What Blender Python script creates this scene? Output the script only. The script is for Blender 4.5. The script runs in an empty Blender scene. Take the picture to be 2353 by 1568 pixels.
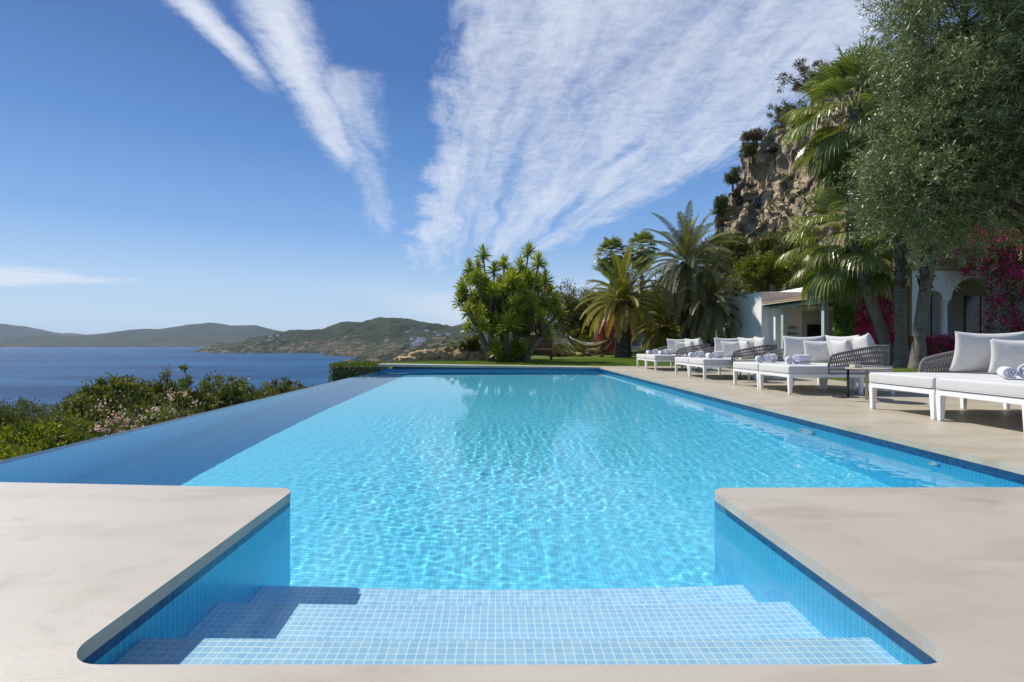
import bpy, bmesh, math, random
import numpy as np
from mathutils import Vector, Matrix, noise
R = math.radians
random.seed(7)
rng = np.random.default_rng(11)
sc = bpy.context.scene
col = sc.collection

# ------------------------------------------------------------------ camera, sky, sun, exposure
CAMH = 0.8
cd = bpy.data.cameras.new('camera'); cam = bpy.data.objects.new('camera', cd); col.objects.link(cam)
sc.camera = cam
cam.location = (0, 0, CAMH); cam.rotation_euler = (R(90), 0, 0)
cd.sensor_width = 36; cd.lens = 36 * 1220 / 2353
cd.shift_x = (1176.5 - 1140) / 2353; cd.shift_y = -(784 - 788) / 2353
cd.clip_start = 0.05; cd.clip_end = 60000

SUN_AZ, SUN_EL = R(36), R(49)      # measured from -X towards +Y
sd = Vector((-math.cos(SUN_AZ) * math.cos(SUN_EL), math.sin(SUN_AZ) * math.cos(SUN_EL), math.sin(SUN_EL)))
ld = bpy.data.lights.new('sun', 'SUN'); ld.energy = 5.0; ld.angle = R(0.53); ld.color = (1.0, 0.94, 0.85)
sun = bpy.data.objects.new('sun', ld); col.objects.link(sun)
sun.rotation_euler = sd.to_track_quat('Z', 'Y').to_euler()
ld.cycles.is_caustics_light = True

# ------------------------------------------------------------------ node helpers
class NT:
    def __init__(s, tree): s.t = tree; s.n = tree.nodes; s.l = tree.links; s.n.clear()
    def node(s, typ, ins=None, **kw):
        n = s.n.new(typ)
        for k, v in kw.items(): setattr(n, k, v)
        for k, v in (ins or {}).items():
            if v is None: continue
            if hasattr(v, 'is_output') or hasattr(v, 'links') and not isinstance(v, (int, float, tuple)): s.l.new(v, n.inputs[k])
            else: n.inputs[k].default_value = v
        return n
    def m(s, op, a, b=None, c=None):
        n = s.n.new('ShaderNodeMath'); n.operation = op
        for i, v in enumerate((a, b, c)):
            if v is None: continue
            if isinstance(v, (int, float)): n.inputs[i].default_value = v
            else: s.l.new(v, n.inputs[i])
        return n.outputs[0]
    def mix(s, f, a, b, typ='RGBA', blend='MIX'):
        n = s.n.new('ShaderNodeMix'); n.data_type = typ
        if typ == 'RGBA': n.blend_type = blend
        ia, ib, o = (6, 7, 2) if typ == 'RGBA' else (2, 3, 0)
        for i, v in ((0, f), (ia, a), (ib, b)):
            if hasattr(v, 'links'): s.l.new(v, n.inputs[i])
            else:
                if typ == 'RGBA' and i in (6, 7) and len(v) == 3: v = (*v, 1)
                n.inputs[i].default_value = v
        return n.outputs[o]
    def ramp(s, f, stops, interp='LINEAR'):
        n = s.n.new('ShaderNodeValToRGB'); s.l.new(f, n.inputs[0]); cr = n.color_ramp; cr.interpolation = interp
        while len(cr.elements) < len(stops): cr.elements.new(0.5)
        for e, (p, c) in zip(cr.elements, stops):
            e.position = p; e.color = (*c, 1) if len(c) == 3 else c
        return n.outputs[0]
    def sstep(s, x, a, b):
        n = s.n.new('ShaderNodeMapRange'); n.interpolation_type = 'SMOOTHSTEP'
        s.l.new(x, n.inputs[0]); n.inputs[1].default_value = a; n.inputs[2].default_value = b
        n.inputs[3].default_value = 0; n.inputs[4].default_value = 1
        return n.outputs[0]
    def noise(s, vec, scale, detail=4, rough=0.55, dist=0.0):
        n = s.node('ShaderNodeTexNoise', {'Scale': scale, 'Detail': detail, 'Roughness': rough, 'Distortion': dist})
        if vec is not None: s.l.new(vec, n.inputs['Vector'])
        return n.outputs['Fac']
    def mapping(s, vec, scale=(1, 1, 1), loc=(0, 0, 0), rot=(0, 0, 0)):
        n = s.node('ShaderNodeMapping'); s.l.new(vec, n.inputs[0])
        n.inputs['Scale'].default_value = scale; n.inputs['Location'].default_value = loc; n.inputs['Rotation'].default_value = rot
        return n.outputs[0]
    def coord(s, which='Object'): return s.node('ShaderNodeTexCoord').outputs[which]
    def bump(s, h, strength=0.3, dist=0.02):
        n = s.node('ShaderNodeBump', {'Strength': strength, 'Distance': dist}); s.l.new(h, n.inputs['Height'])
        return n.outputs[0]

def mat(name):
    m = bpy.data.materials.new(name); m.use_nodes = True
    t = NT(m.node_tree); o = t.node('ShaderNodeOutputMaterial')
    return m, t, o

def principled(t, o, base, rough=0.6, spec=0.5, normal=None, **extra):
    p = t.node('ShaderNodeBsdfPrincipled')
    def put(k, v):
        if v is None: return
        if hasattr(v, 'links'): t.l.new(v, p.inputs[k])
        else: p.inputs[k].default_value = (*v, 1) if isinstance(v, tuple) and len(v) == 3 and k != 'Normal' else v
    put('Base Color', base); put('Roughness', rough); put('Specular IOR Level', spec); put('Normal', normal)
    for k, v in extra.items(): put(k.replace('_', ' '), v)
    t.l.new(p.outputs[0], o.inputs[0])
    return p

# ------------------------------------------------------------------ world: physical sky + high cirrus sheet (clouds laid out on a plane overhead)
w = bpy.data.worlds.new('World'); sc.world = w; w.use_nodes = True
t = NT(w.node_tree); wo = t.node('ShaderNodeOutputWorld')
sky = t.node('ShaderNodeTexSky', sky_type='NISHITA', sun_disc=False, sun_elevation=SUN_EL,
             sun_rotation=math.atan2(sd.x, sd.y), altitude=50, air_density=1.0, dust_density=0.6, ozone_density=2.5)
d = t.coord('Generated'); sp = t.node('ShaderNodeSeparateXYZ'); t.l.new(d, sp.inputs[0])
X, Y, Z = sp.outputs
zc = t.m('MAXIMUM', Z, 0.02)
U = t.m('DIVIDE', X, zc); V = t.m('DIVIDE', Y, zc)
cmb = t.node('ShaderNodeCombineXYZ'); t.l.new(U, cmb.inputs[0]); t.l.new(V, cmb.inputs[1])
uv = cmb.outputs[0]
warp = t.noise(t.mapping(uv, (1.1, .5, 1)), 1.0, 3)
w2 = t.m('SUBTRACT', warp, 0.5)
# shear so that streaks run along the wind direction
Us = t.m('ADD', U, t.m('MULTIPLY', V, 0.10))
Uw = t.m('ADD', Us, t.m('MULTIPLY', w2, 0.5))
def streak(su, sv, detail=7, rough=.6, off=0.0):
    c = t.node('ShaderNodeCombineXYZ')
    t.l.new(t.m('MULTIPLY', Uw, su), c.inputs[0]); t.l.new(t.m('MULTIPLY', V, sv), c.inputs[1]); c.inputs[2].default_value = off
    return t.noise(c.outputs[0], 1.0, detail, rough, 0.25)
n1 = streak(2.6, 0.42, 8, .62)
n2 = streak(9.5, 1.5, 8, .68, 3.3)
n3 = t.noise(t.mapping(uv, (1.4, 2.2, 1), rot=(0, 0, R(-20))), 4.5, 9, .66, 2.2)
n4 = t.noise(uv, 9, 8, .68, 1.6)
tex = t.m('ADD', t.m('MULTIPLY', n1, 0.45), t.m('ADD', t.m('MULTIPLY', n2, 0.24), t.m('ADD', t.m('MULTIPLY', n3, 0.18), t.m('MULTIPLY', n4, 0.13))))
ew = t.m('MULTIPLY', t.m('SUBTRACT', streak(3.5, 1.8, 6, .65, 9.0), 0.5), 0.55)
Ue = t.m('ADD', U, ew)
# main fan
left = t.m('ADD', t.m('MULTIPLY', V, -0.20), 0.10)
ml = t.sstep(t.m('SUBTRACT', Ue, left), -0.12, 0.26)
rgt = t.m('ADD', 1.62, t.m('MULTIPLY', t.m('MAXIMUM', t.m('SUBTRACT', V, 2.6), 0), -0.24))
mr = t.sstep(t.m('SUBTRACT', rgt, Ue), -0.20, 0.55)
Vn = t.m('ADD', V, t.m('MULTIPLY', t.m('SUBTRACT', streak(2.6, .16, 5, .6, 21.0), .5), 13.0))
mf = t.sstep(t.m('SUBTRACT', 11.0, Vn), 0.0, 7.5)
main = t.m('MULTIPLY', t.m('MULTIPLY', ml, mr), mf)
thr = t.m('SUBTRACT', tex, t.m('MULTIPLY', t.m('SUBTRACT', 1.0, main), 0.42))
cm = t.m('POWER', t.sstep(thr, 0.29, 0.68), 0.85)
# narrow bands left of the fan
def band(c0, c1, wd, v0, v1, soft=.6):
    ctr = t.m('ADD', c0, t.m('MULTIPLY', V, c1))
    dd = t.m('ABSOLUTE', t.m('SUBTRACT', t.m('ADD', U, t.m('MULTIPLY', ew, 0.32)), ctr))
    b = t.m('SUBTRACT', 1.0, t.sstep(dd, 0.0, wd * 1.25))
    b = t.m('MULTIPLY', b, t.sstep(t.m('SUBTRACT', v1, V), 0, soft))
    return t.m('MULTIPLY', b, t.sstep(t.m('SUBTRACT', V, v0), 0, .2))
b1 = band(-0.47, -0.125, 0.15, 0.5, 3.6, 1.0); b2 = band(-0.93, 0.02, 0.10, 0.5, 2.5, .8)
b4 = t.m('MULTIPLY', band(-0.26, -0.155, 0.22, 1.8, 6.2, 2.0), .75)
bb = t.m('MAXIMUM', t.m('MAXIMUM', b1, b2), b4)
bt = t.sstep(t.m('SUBTRACT', tex, t.m('MULTIPLY', t.m('SUBTRACT', 1.0, bb), 0.46)), 0.18, 0.62)
# low bank on the left
dl = t.m('ADD', U, t.m('MULTIPLY', t.m('SUBTRACT', t.noise(t.mapping(uv, (.5, .5, 1)), 1.3, 5, .6), .5), 1.3))
bl = t.m('MULTIPLY', t.sstep(t.m('SUBTRACT', -4.9, dl), 0, 1.7), t.sstep(t.m('ADD', V, t.m('MULTIPLY', dl, .12)), 5.0, 6.5))
bl = t.m('MULTIPLY', bl, t.m('SUBTRACT', 1.0, t.sstep(t.m('ADD', V, t.m('MULTIPLY', t.m('ADD', U, 6.5), .25)), 8.0, 10.2)))
blt = t.m('MULTIPLY', t.sstep(t.m('SUBTRACT', t.m('ADD', t.noise(t.mapping(uv, (.9, .5, 1), rot=(0, 0, .5)), 1.0, 8, .66, .8), .05), t.m('MULTIPLY', t.m('SUBTRACT', 1.0, bl), 0.7)), 0.18, 0.62), .92)
# veil near the horizon right of centre
pf = t.m('MULTIPLY', t.m('MULTIPLY', t.sstep(U, -4.2, -2.6), t.m('SUBTRACT', 1.0, t.sstep(U, -2.0, -.3))), t.sstep(V, 9, 17))
hv = t.m('MULTIPLY', t.sstep(t.m('ADD', t.m('MULTIPLY', pf, .22), t.noise(t.mapping(uv, (.25, .12, 1)), 1.0, 7, .64)), .38, .62), t.m('MULTIPLY', t.sstep(V, 7, 13), t.sstep(U, -4, 0)))
mask = t.m('MAXIMUM', t.m('MAXIMUM', cm, bt), t.m('MAXIMUM', blt, t.m('MULTIPLY', hv, .85)))
mask = t.m('MULTIPLY', mask, t.sstep(Z, 0.012, 0.04))
mask = t.m('MULTIPLY', mask, 0.93)
SKYS = 0.105
skc = t.node('ShaderNodeVectorMath', operation='MULTIPLY'); t.l.new(sky.outputs[0], skc.inputs[0]); skc.inputs[1].default_value = (0.80, 0.97, 1.22)
grad = t.ramp(t.sstep(Z, 0.0, 1.0) if False else t.m('MAXIMUM', Z, 0.0), [(0.0, (.50, .635, .775)), (.035, (.49, .63, .78)), (.105, (.40, .575, .79)), (.20, (.20, .385, .72)), (.33, (.098, .245, .56)), (.45, (.058, .155, .42)), (1.0, (.035, .09, .29))])
gs = t.node('ShaderNodeVectorMath', operation='SCALE'); t.l.new(grad, gs.inputs[0]); gs.inputs['Scale'].default_value = 1 / SKYS
base_sky = t.mix(0.9, skc.outputs[0], gs.outputs[0])
mc = t.mix(mask, base_sky, (6.9, 7.35, 8.3))
bg = t.node('ShaderNodeBackground', {'Strength': SKYS}); t.l.new(mc, bg.inputs[0])
t.l.new(bg.outputs[0], wo.inputs[0])
w.cycles.sampling_method = 'MANUAL'; w.cycles.sample_map_resolution = 1024

sc.view_settings.view_transform = 'Standard'; sc.view_settings.look = 'None'
sc.view_settings.exposure = 0.12; sc.view_settings.gamma = 1.0; sc.view_settings.use_curve_mapping = False
cy = sc.cycles
cy.use_denoising = True; cy.max_bounces = 14; cy.diffuse_bounces = 7; cy.glossy_bounces = 4; cy.transmission_bounces = 8
cy.transparent_max_bounces = 12; cy.caustics_reflective = False; cy.caustics_refractive = True
cy.sample_clamp_indirect = 12.0; cy.blur_glossy = 0.5

# ------------------------------------------------------------------ object helpers
def tag(o, label=None, cat=None, group=None, kind=None):
    if label: o['label'] = label
    if cat: o['category'] = cat
    if group: o['group'] = group
    if kind: o['kind'] = kind
    return o
def link(o, parent=None):
    col.objects.link(o)
    if parent is not None: o.parent = parent
    return o
def empty(name, loc=(0, 0, 0), rz=0.0):
    o = bpy.data.objects.new(name, None); link(o); o.location = loc; o.rotation_euler = (0, 0, rz); o.empty_display_size = .1
    return o
def obj(name, bm, m, parent=None, smooth=False):
    me = bpy.data.meshes.new(name); bm.normal_update(); bm.to_mesh(me); bm.free()
    for x in (m if isinstance(m, (list, tuple)) else [m]): me.materials.append(x)
    if smooth: me.polygons.foreach_set('use_smooth', [True] * len(me.polygons))
    return link(bpy.data.objects.new(name, me), parent)
def mesh_np(name, verts, faces, m, parent=None, smooth=False, uvs=None, mats=None):
    """faces: (n,k) int array"""
    me = bpy.data.meshes.new(name)
    verts = np.asarray(verts, np.float32); faces = np.asarray(faces, np.int32)
    me.vertices.add(len(verts)); me.vertices.foreach_set('co', verts.ravel())
    n, k = faces.shape
    me.loops.add(n * k); me.loops.foreach_set('vertex_index', faces.ravel())
    me.polygons.add(n); me.polygons.foreach_set('loop_start', np.arange(0, n * k, k, dtype=np.int32))
    if uvs is not None:
        uvl = me.uv_layers.new(name='UVMap'); uvl.data.foreach_set('uv', np.asarray(uvs, np.float32).ravel())
    for x in (m if isinstance(m, (list, tuple)) else [m]): me.materials.append(x)
    if mats is not None: me.polygons.foreach_set('material_index', np.asarray(mats, np.int32))
    me.polygons.foreach_set('use_smooth', np.full(n, smooth))
    me.update(calc_edges=True)
    return link(bpy.data.objects.new(name, me), parent)
def add_box(bm, x0, x1, y0, y1, z0, z1, M=None):
    vs = [bm.verts.new(p) for p in ((x0,y0,z0),(x1,y0,z0),(x1,y1,z0),(x0,y1,z0),(x0,y0,z1),(x1,y0,z1),(x1,y1,z1),(x0,y1,z1))]
    for f in ((3,2,1,0),(4,5,6,7),(0,1,5,4),(1,2,6,5),(2,3,7,6),(3,0,4,7)): bm.faces.new([vs[i] for i in f])
    if M is not None: bmesh.ops.transform(bm, matrix=M, verts=vs)
    return vs
def box(name, m, x0, x1, y0, y1, z0, z1, parent=None, bevel=0.0):
    bm = bmesh.new(); add_box(bm, x0, x1, y0, y1, z0, z1)
    if bevel: bmesh.ops.bevel(bm, geom=bm.edges[:], offset=bevel, segments=3, affect='EDGES', profile=.5)
    return obj(name, bm, m, parent, smooth=False)
def add_tube(bm, pts, rads, seg=10, cap=True):
    """tube along points"""
    rings = []
    pts = [Vector(p) for p in pts]
    up = Vector((0, 0, 1))
    prev = None
    for i, p in enumerate(pts):
        a = pts[max(i - 1, 0)]; b = pts[min(i + 1, len(pts) - 1)]
        d = (b - a)
        d = d.normalized() if d.length > 1e-9 else Vector((0, 0, 1))
        if prev is None:
            s = d.cross(up)
            if s.length < 1e-3: s = d.cross(Vector((1, 0, 0)))
        else:
            s = prev - d * prev.dot(d)
        s.normalize(); prev = s; q = d.cross(s)
        r = rads[i] if hasattr(rads, '__len__') else rads
        rings.append([bm.verts.new(p + (s * math.cos(2 * math.pi * k / seg) + q * math.sin(2 * math.pi * k / seg)) * r) for k in range(seg)])
    for a, b in zip(rings, rings[1:]):
        for k in range(seg):
            bm.faces.new((a[k], a[(k + 1) % seg], b[(k + 1) % seg], b[k]))
    if cap:
        bm.faces.new(rings[0][::-1]); bm.faces.new(rings[-1])
def add_prism(bm, poly, z0, z1):
    lo = [bm.verts.new((x, y, z0)) for x, y in poly]; hi = [bm.verts.new((x, y, z1)) for x, y in poly]
    n = len(poly)
    bm.faces.new(hi); bm.faces.new(lo[::-1])
    for i in range(n): bm.faces.new((lo[i], lo[(i + 1) % n], hi[(i + 1) % n], hi[i]))
def arc(cx, cy, r, a0, a1, n=8):
    return [(cx + r * math.cos(R(a0 + (a1 - a0) * i / n)), cy + r * math.sin(R(a0 + (a1 - a0) * i / n))) for i in range(n + 1)]

# ------------------------------------------------------------------ materials of the pool terrace
def deck_mat(name, c1, c2, c3, rough=.42):
    m, t, o = mat(name); c = t.coord()
    n1 = t.noise(t.mapping(c, (1, 1, 1)), .8, 5, .55, .6)
    n2 = t.noise(t.mapping(c, (0.6, 2.2, 1), rot=(0, 0, .35)), 1.5, 7, .62, .35)
    n3 = t.noise(c, 60, 3, .6)
    n4 = t.noise(t.mapping(c, (1, 1, 1), loc=(7, 3, 0)), 2.2, 6, .62, .3)
    a = t.mix(t.sstep(n1, .32, .68), c1, c2)
    a = t.mix(t.m('MULTIPLY', t.sstep(n2, .46, .70), .6), a, c3)
    a = t.mix(t.m('MULTIPLY', t.sstep(n4, .54, .74), .5), a, tuple(x * .72 for x in c3))
    a = t.mix(t.m('MULTIPLY', t.sstep(n3, .60, .75), .25), a, tuple(x * .8 for x in c1))
    r = t.m('ADD', rough - .06, t.m('MULTIPLY', n2, .16))
    principled(t, o, a, r, .45, t.bump(t.m('ADD', n3, t.m('MULTIPLY', n2, .6)), .08, .01))
    return m
M_deck = deck_mat('polished_concrete_deck', (.41, .362, .275), (.475, .425, .33), (.31, .262, .19))
M_deck_pale = deck_mat('polished_concrete_pale', (.405, .367, .308), (.46, .42, .36), (.31, .265, .20))

TILE = 0.031
def tile_mat(name, ax, c0=(.04, .56, .90), c1=(.07, .66, .95), grout=(.30, .80, .94), g=.075, band=True):
    m, t, o = mat(name); c = t.coord(); s = t.node('ShaderNodeSeparateXYZ'); t.l.new(c, s.inputs[0])
    a = t.m('DIVIDE', s.outputs[ax[0]], TILE); b = t.m('DIVIDE', s.outputs[ax[1]], TILE)
    # sheets of mosaic never line up perfectly
    wob = t.noise(c, 5.0, 2, .5)
    a = t.m('ADD', a, t.m('MULTIPLY', wob, .18)); b = t.m('ADD', b, t.m('MULTIPLY', wob, .15))
    fa = t.m('ABSOLUTE', t.m('SUBTRACT', t.m('FRACT', a), .5)); fb = t.m('ABSOLUTE', t.m('SUBTRACT', t.m('FRACT', b), .5))
    gr = t.m('MAXIMUM', t.sstep(fa, .5 - g, .5 - g * .55), t.sstep(fb, .5 - g, .5 - g * .55))
    cb = t.node('ShaderNodeCombineXYZ'); t.l.new(t.m('FLOOR', a), cb.inputs[0]); t.l.new(t.m('FLOOR', b), cb.inputs[1])
    wn = t.node('ShaderNodeTexWhiteNoise', noise_dimensions='2D'); t.l.new(cb.outputs[0], wn.inputs['Vector'])
    base = t.mix(wn.outputs['Value'], c0, c1)
    if band and ax[1] == 2:      # coping's shade above the waterline, painted into tile and grout colour
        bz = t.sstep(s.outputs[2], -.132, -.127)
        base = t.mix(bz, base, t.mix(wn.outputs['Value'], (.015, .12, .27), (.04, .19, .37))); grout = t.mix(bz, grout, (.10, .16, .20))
    colr = t.mix(gr, base, grout)
    principled(t, o, colr, .25, .5, t.bump(t.m('SUBTRACT', 1.0, gr), .25, .002))
    return m
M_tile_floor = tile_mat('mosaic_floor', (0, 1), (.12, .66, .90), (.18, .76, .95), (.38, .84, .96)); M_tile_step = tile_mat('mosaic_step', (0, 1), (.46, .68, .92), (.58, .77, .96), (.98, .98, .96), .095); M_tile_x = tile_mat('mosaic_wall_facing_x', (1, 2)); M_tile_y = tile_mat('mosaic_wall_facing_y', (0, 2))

# ------------------------------------------------------------------ pool shell
ZW = -0.12                      # water level
ZF = ZW - 1.4                   # floor
XL, XR, YN, YF = -3.75, 3.43, 2.99, 17.35
RX0, RX1, RY0 = -1.16, 1.23, 1.27  # step recess
E = bmesh.new()
def quad(bm, *pts): bm.faces.new([bm.verts.new(p) for p in pts])
pool = empty('pool_shell'); pool['kind'] = 'structure'
T1, T2, T3 = ZW - .12, ZW - .41, ZW - .72
S1, S2, S3 = 1.75, 2.23, 2.65
bm = bmesh.new(); quad(bm, (RX0, S3, ZF), (RX1, S3, ZF), (RX1, YF, ZF), (RX0, YF, ZF))
quad(bm, (XL, YN, ZF), (RX0, YN, ZF), (RX0, YF, ZF), (XL, YF, ZF)); quad(bm, (RX1, YN, ZF), (XR, YN, ZF), (XR, YF, ZF), (RX1, YF, ZF))
obj('pool_floor', bm, M_tile_floor, pool)
bm = bmesh.new()
for y0, y1, z in ((RY0, S1, T1), (S1, S2, T2), (S2, S3, T3)): quad(bm, (RX0, y0, z), (RX1, y0, z), (RX1, y1, z), (RX0, y1, z))
st = obj('pool_steps', bm, M_tile_step, pool)
bm = bmesh.new()
for y, z0, z1 in ((S1, T2, T1), (S2, T3, T2), (S3, ZF, T3)): quad(bm, (RX0, y, z0), (RX0, y, z1), (RX1, y, z1), (RX1, y, z0))
obj('step_risers', bm, M_tile_y, st)
bm = bmesh.new()
quad(bm, (RX0, RY0, ZF), (RX0, YN, ZF), (RX0, YN, -.045), (RX0, RY0, -.045))
quad(bm, (RX1, RY0, -.045), (RX1, YN, -.045), (RX1, YN, ZF), (RX1, RY0, ZF))
quad(bm, (XR, YN, ZF), (XR, YF, ZF), (XR, YF, -.045), (XR, YN, -.045))
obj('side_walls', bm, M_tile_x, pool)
bm = bmesh.new()
quad(bm, (XL, YF, ZF), (XL, YF, -.045), (XR, YF, -.045), (XR, YF, ZF))
quad(bm, (RX0, RY0, -.3), (RX0, RY0, -.045), (RX1, RY0, -.045), (RX1, RY0, -.3))
quad(bm, (XL, YN, ZF), (RX0, YN, ZF), (RX0, YN, -.045), (XL, YN, -.045)); quad(bm, (RX1, YN, ZF), (XR, YN, ZF), (XR, YN, -.045), (RX1, YN, -.045))
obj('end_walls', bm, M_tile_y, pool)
# infinity wall (thin weir along the sea side)
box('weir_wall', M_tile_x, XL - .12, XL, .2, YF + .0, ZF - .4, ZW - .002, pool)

# water sheet
xs = np.arange(XL - .115, XR + .001, .0135)
ys = [RY0]
while ys[-1] < YF: ys.append(ys[-1] + .0125 + max(0, ys[-1] - 4.5) * .0050)
ys[-1] = YF; ys = np.array(ys)
GX, GY = np.meshgrid(xs, ys)
H = np.zeros_like(GX)
wr = np.random.default_rng(5)
for i in range(64):
    lam = wr.choice([.052, .062, .075, .09, .11, .15, .24]) * wr.uniform(.88, 1.14)
    th = wr.uniform(0, math.pi * 2); k = 2 * math.pi / lam
    ph = wr.uniform(0, 6.28)
    H += lam ** 1.25 * (1 if lam > .085 else .9) * np.sin(k * (GX * math.cos(th) + GY * math.sin(th)) + ph + 1.1 * np.sin(GX * 1.3 + GY * .9 + i)) * (.6 + .4 * np.sin(GX * wr.uniform(.5, 2) + GY * wr.uniform(.5, 2) + i))
amp = .16 + .78 * np.clip((GY - 2.3) / 1.3, 0, 1)
amp = amp * (.35 + .65 * np.clip((GX + 3.0) / 1.2, 0, 1)) * np.clip(1.15 - (GY - 4) * .07, .38, 1)
mod = .72 + .28 * np.sin(GX * .9 + 1.3 * np.sin(GY * .7)) * np.cos(GY * .55 + .4 * GX) + .22 * np.sin(GX * 2.3 + 2 * np.sin(GY * 1.1)) * np.sin(GY * 1.9 + GX)
mod += .9 * np.exp(-((GX - .75) / .5) ** 2 - ((GY - 3.35) / .5) ** 2)
H *= amp * mod * .00095
nx, ny = len(xs), len(ys)
V_ = np.stack([GX, GY, ZW + H], -1).reshape(-1, 3)
idx = np.arange(nx * ny).reshape(ny, nx)
F_ = np.stack([idx[:-1, :-1], idx[:-1, 1:], idx[1:, 1:], idx[1:, :-1]], -1).reshape(-1, 4)
cxm = V_[F_[:, 0], 0]; cym = V_[F_[:, 0], 1]
keep = (cym > YN - .03) | ((cxm > RX0 - .01) & (cxm < RX1))
m, t, o = mat('pool_water')
rf = t.node('ShaderNodeBsdfRefraction', {'Color': (.86, .985, 1, 1), 'Roughness': 0.0, 'IOR': 1.33}); gs_ = t.node('ShaderNodeBsdfGlossy', {'Roughness': 0.0})
fr = t.node('ShaderNodeFresnel', {'IOR': 1.33}); mx_ = t.node('ShaderNodeMixShader'); t.l.new(t.m('MULTIPLY', fr.outputs[0], .82), mx_.inputs[0]); t.l.new(rf.outputs[0], mx_.inputs[1]); t.l.new(gs_.outputs[0], mx_.inputs[2]); t.l.new(mx_.outputs[0], o.inputs[0])
M_water = m
wat = mesh_np('water', V_, F_[keep], m, None, smooth=True); tag(wat, kind='structure')
wat.cycles.is_caustics_caster = True
for ob in list(col.objects):
    if ob.type == 'MESH' and ob.name != 'water': ob.cycles.is_caustics_receiver = True

# ------------------------------------------------------------------ deck / coping slabs
bm = bmesh.new()
r = .11
# one sheet around the recess: near deck + two blocks, as a U shape
CX0, CX1, CY0, CYE = -1.10, 1.17, 1.32, 2.93
poly = [(-9, -3), (9, -3), (9, 2.98), (CX1 + r, CYE)] + arc(CX1 + r, CYE - r, r, 90, 180)[1:] + arc(CX1 - r, CY0 + r, r, 0, -90) \
     + arc(CX0 + r, CY0 + r, r, -90, -180) + arc(CX0 - r, CYE - r, r, 0, 90) + [(-2.86, 3.05), (XL - .12, 3.10), (XL - .12, 0.2), (-9, .2)]
add_prism(bm, poly, -.045, 0)
bm.normal_update(); bmesh.ops.triangulate(bm, faces=[f for f in bm.faces if len(f.verts) > 4])
dk = obj('near_deck', bm, M_deck_pale); tag(dk, kind='structure')
bm = bmesh.new()
add_prism(bm, [(3.37, 2.98), (7.27, 2.98), (7.27, 18.1), (3.37, 18.1)][::1], -.045, 0)
dr = obj('side_deck', bm, M_deck); tag(dr, kind='structure')
bm = bmesh.new()
vs = add_box(bm, XL - .12, 3.37, 17.3, 18.1, -.045, 0)
for v in bm.verts:
    if v.co.x < 0: v.co.z += .10 if v.co.z > -.01 else .06
df = obj('far_coping', bm, M_deck); tag(df, kind='structure')
# ================================================================== noise helpers (numpy value noise)
_tab = np.random.default_rng(3).random((256, 256))
def vnoise(x, y):
    xi = np.floor(x).astype(int); yi = np.floor(y).astype(int); fx = x - xi; fy = y - yi
    fx = fx * fx * (3 - 2 * fx); fy = fy * fy * (3 - 2 * fy)
    g = lambda a, b: _tab[a & 255, b & 255]
    return (g(xi, yi) * (1 - fx) + g(xi + 1, yi) * fx) * (1 - fy) + (g(xi, yi + 1) * (1 - fx) + g(xi + 1, yi + 1) * fx) * fy
def fbm(x, y, o=5, rough=.5):
    r = 0; a = 1; s = 0
    for i in range(o):
        r = r + a * vnoise(x * 2 ** i + 17.3 * i, y * 2 ** i + 9.1 * i); s += a; a *= rough
    return r / s
def ridged(x, y, o=5):
    r = 0; a = 1; s = 0
    for i in range(o):
        n = 1 - np.abs(2 * vnoise(x * 2 ** i + 31.3 * i, y * 2 ** i + 5.1 * i) - 1); r = r + a * n * n; s += a; a *= .5
    return r / s
def grid_faces(ny, nx, keep=None):
    idx = np.arange(nx * ny).reshape(ny, nx)
    F = np.stack([idx[:-1, :-1], idx[:-1, 1:], idx[1:, 1:], idx[1:, :-1]], -1).reshape(-1, 4)
    return F if keep is None else F[keep.ravel()]

# ================================================================== materials
def leaf_mat(name, stops, rough=.45, spec=.35, trans=.28, tint=1.25):
    m, t, o = mat(name)
    u = t.node('ShaderNodeUVMap'); s = t.node('ShaderNodeSeparateXYZ'); t.l.new(u.outputs[0], s.inputs[0])
    c = t.ramp(s.outputs[0], [(i / (len(stops) - 1), x) for i, x in enumerate(stops)])
    p = t.node('ShaderNodeBsdfPrincipled', {'Roughness': rough, 'Specular IOR Level': spec}); t.l.new(c, p.inputs['Base Color'])
    tr = t.node('ShaderNodeBsdfTranslucent')
    cc = t.node('ShaderNodeVectorMath', operation='MULTIPLY'); t.l.new(c, cc.inputs[0]); cc.inputs[1].default_value = (tint * 1.1, tint * 1.25, tint * .5)
    t.l.new(cc.outputs[0], tr.inputs[0])
    mx = t.node('ShaderNodeMixShader', {0: trans}); t.l.new(p.outputs[0], mx.inputs[1]); t.l.new(tr.outputs[0], mx.inputs[2])
    t.l.new(mx.outputs[0], o.inputs[0])
    return m
M_olive = leaf_mat('olive_leaf', [(0.075, 0.097, 0.037), (0.148, 0.176, 0.069), (0.256, 0.283, 0.128), (0.405, 0.414, 0.209)], .38, .5, .15)
M_palm = leaf_mat('fan_palm_leaf', [(0.068, 0.109, 0.025), (0.138, 0.176, 0.043), (0.241, 0.259, 0.074), (0.415, 0.326, 0.11)], .35, .5, .22)
M_dead = leaf_mat('dead_palm_leaf', [(.12, .08, .04), (.20, .13, .07), (.26, .19, .11)], .8, .1, .1)
M_date = leaf_mat('date_palm_leaf', [(0.1, 0.116, 0.026), (0.2, 0.198, 0.039), (0.339, 0.281, 0.059), (0.558, 0.363, 0.066)], .42, .4, .25)
M_dateg = leaf_mat('date_palm_leaf_grey', [(0.097, 0.112, 0.048), (0.176, 0.184, 0.08), (0.282, 0.256, 0.128), (0.422, 0.32, 0.16)], .42, .4, .2)
M_yucca = leaf_mat('yucca_leaf', [(0.095, 0.133, 0.018), (0.19, 0.221, 0.027), (0.317, 0.332, 0.04), (0.475, 0.399, 0.062)], .4, .4, .3)
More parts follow.
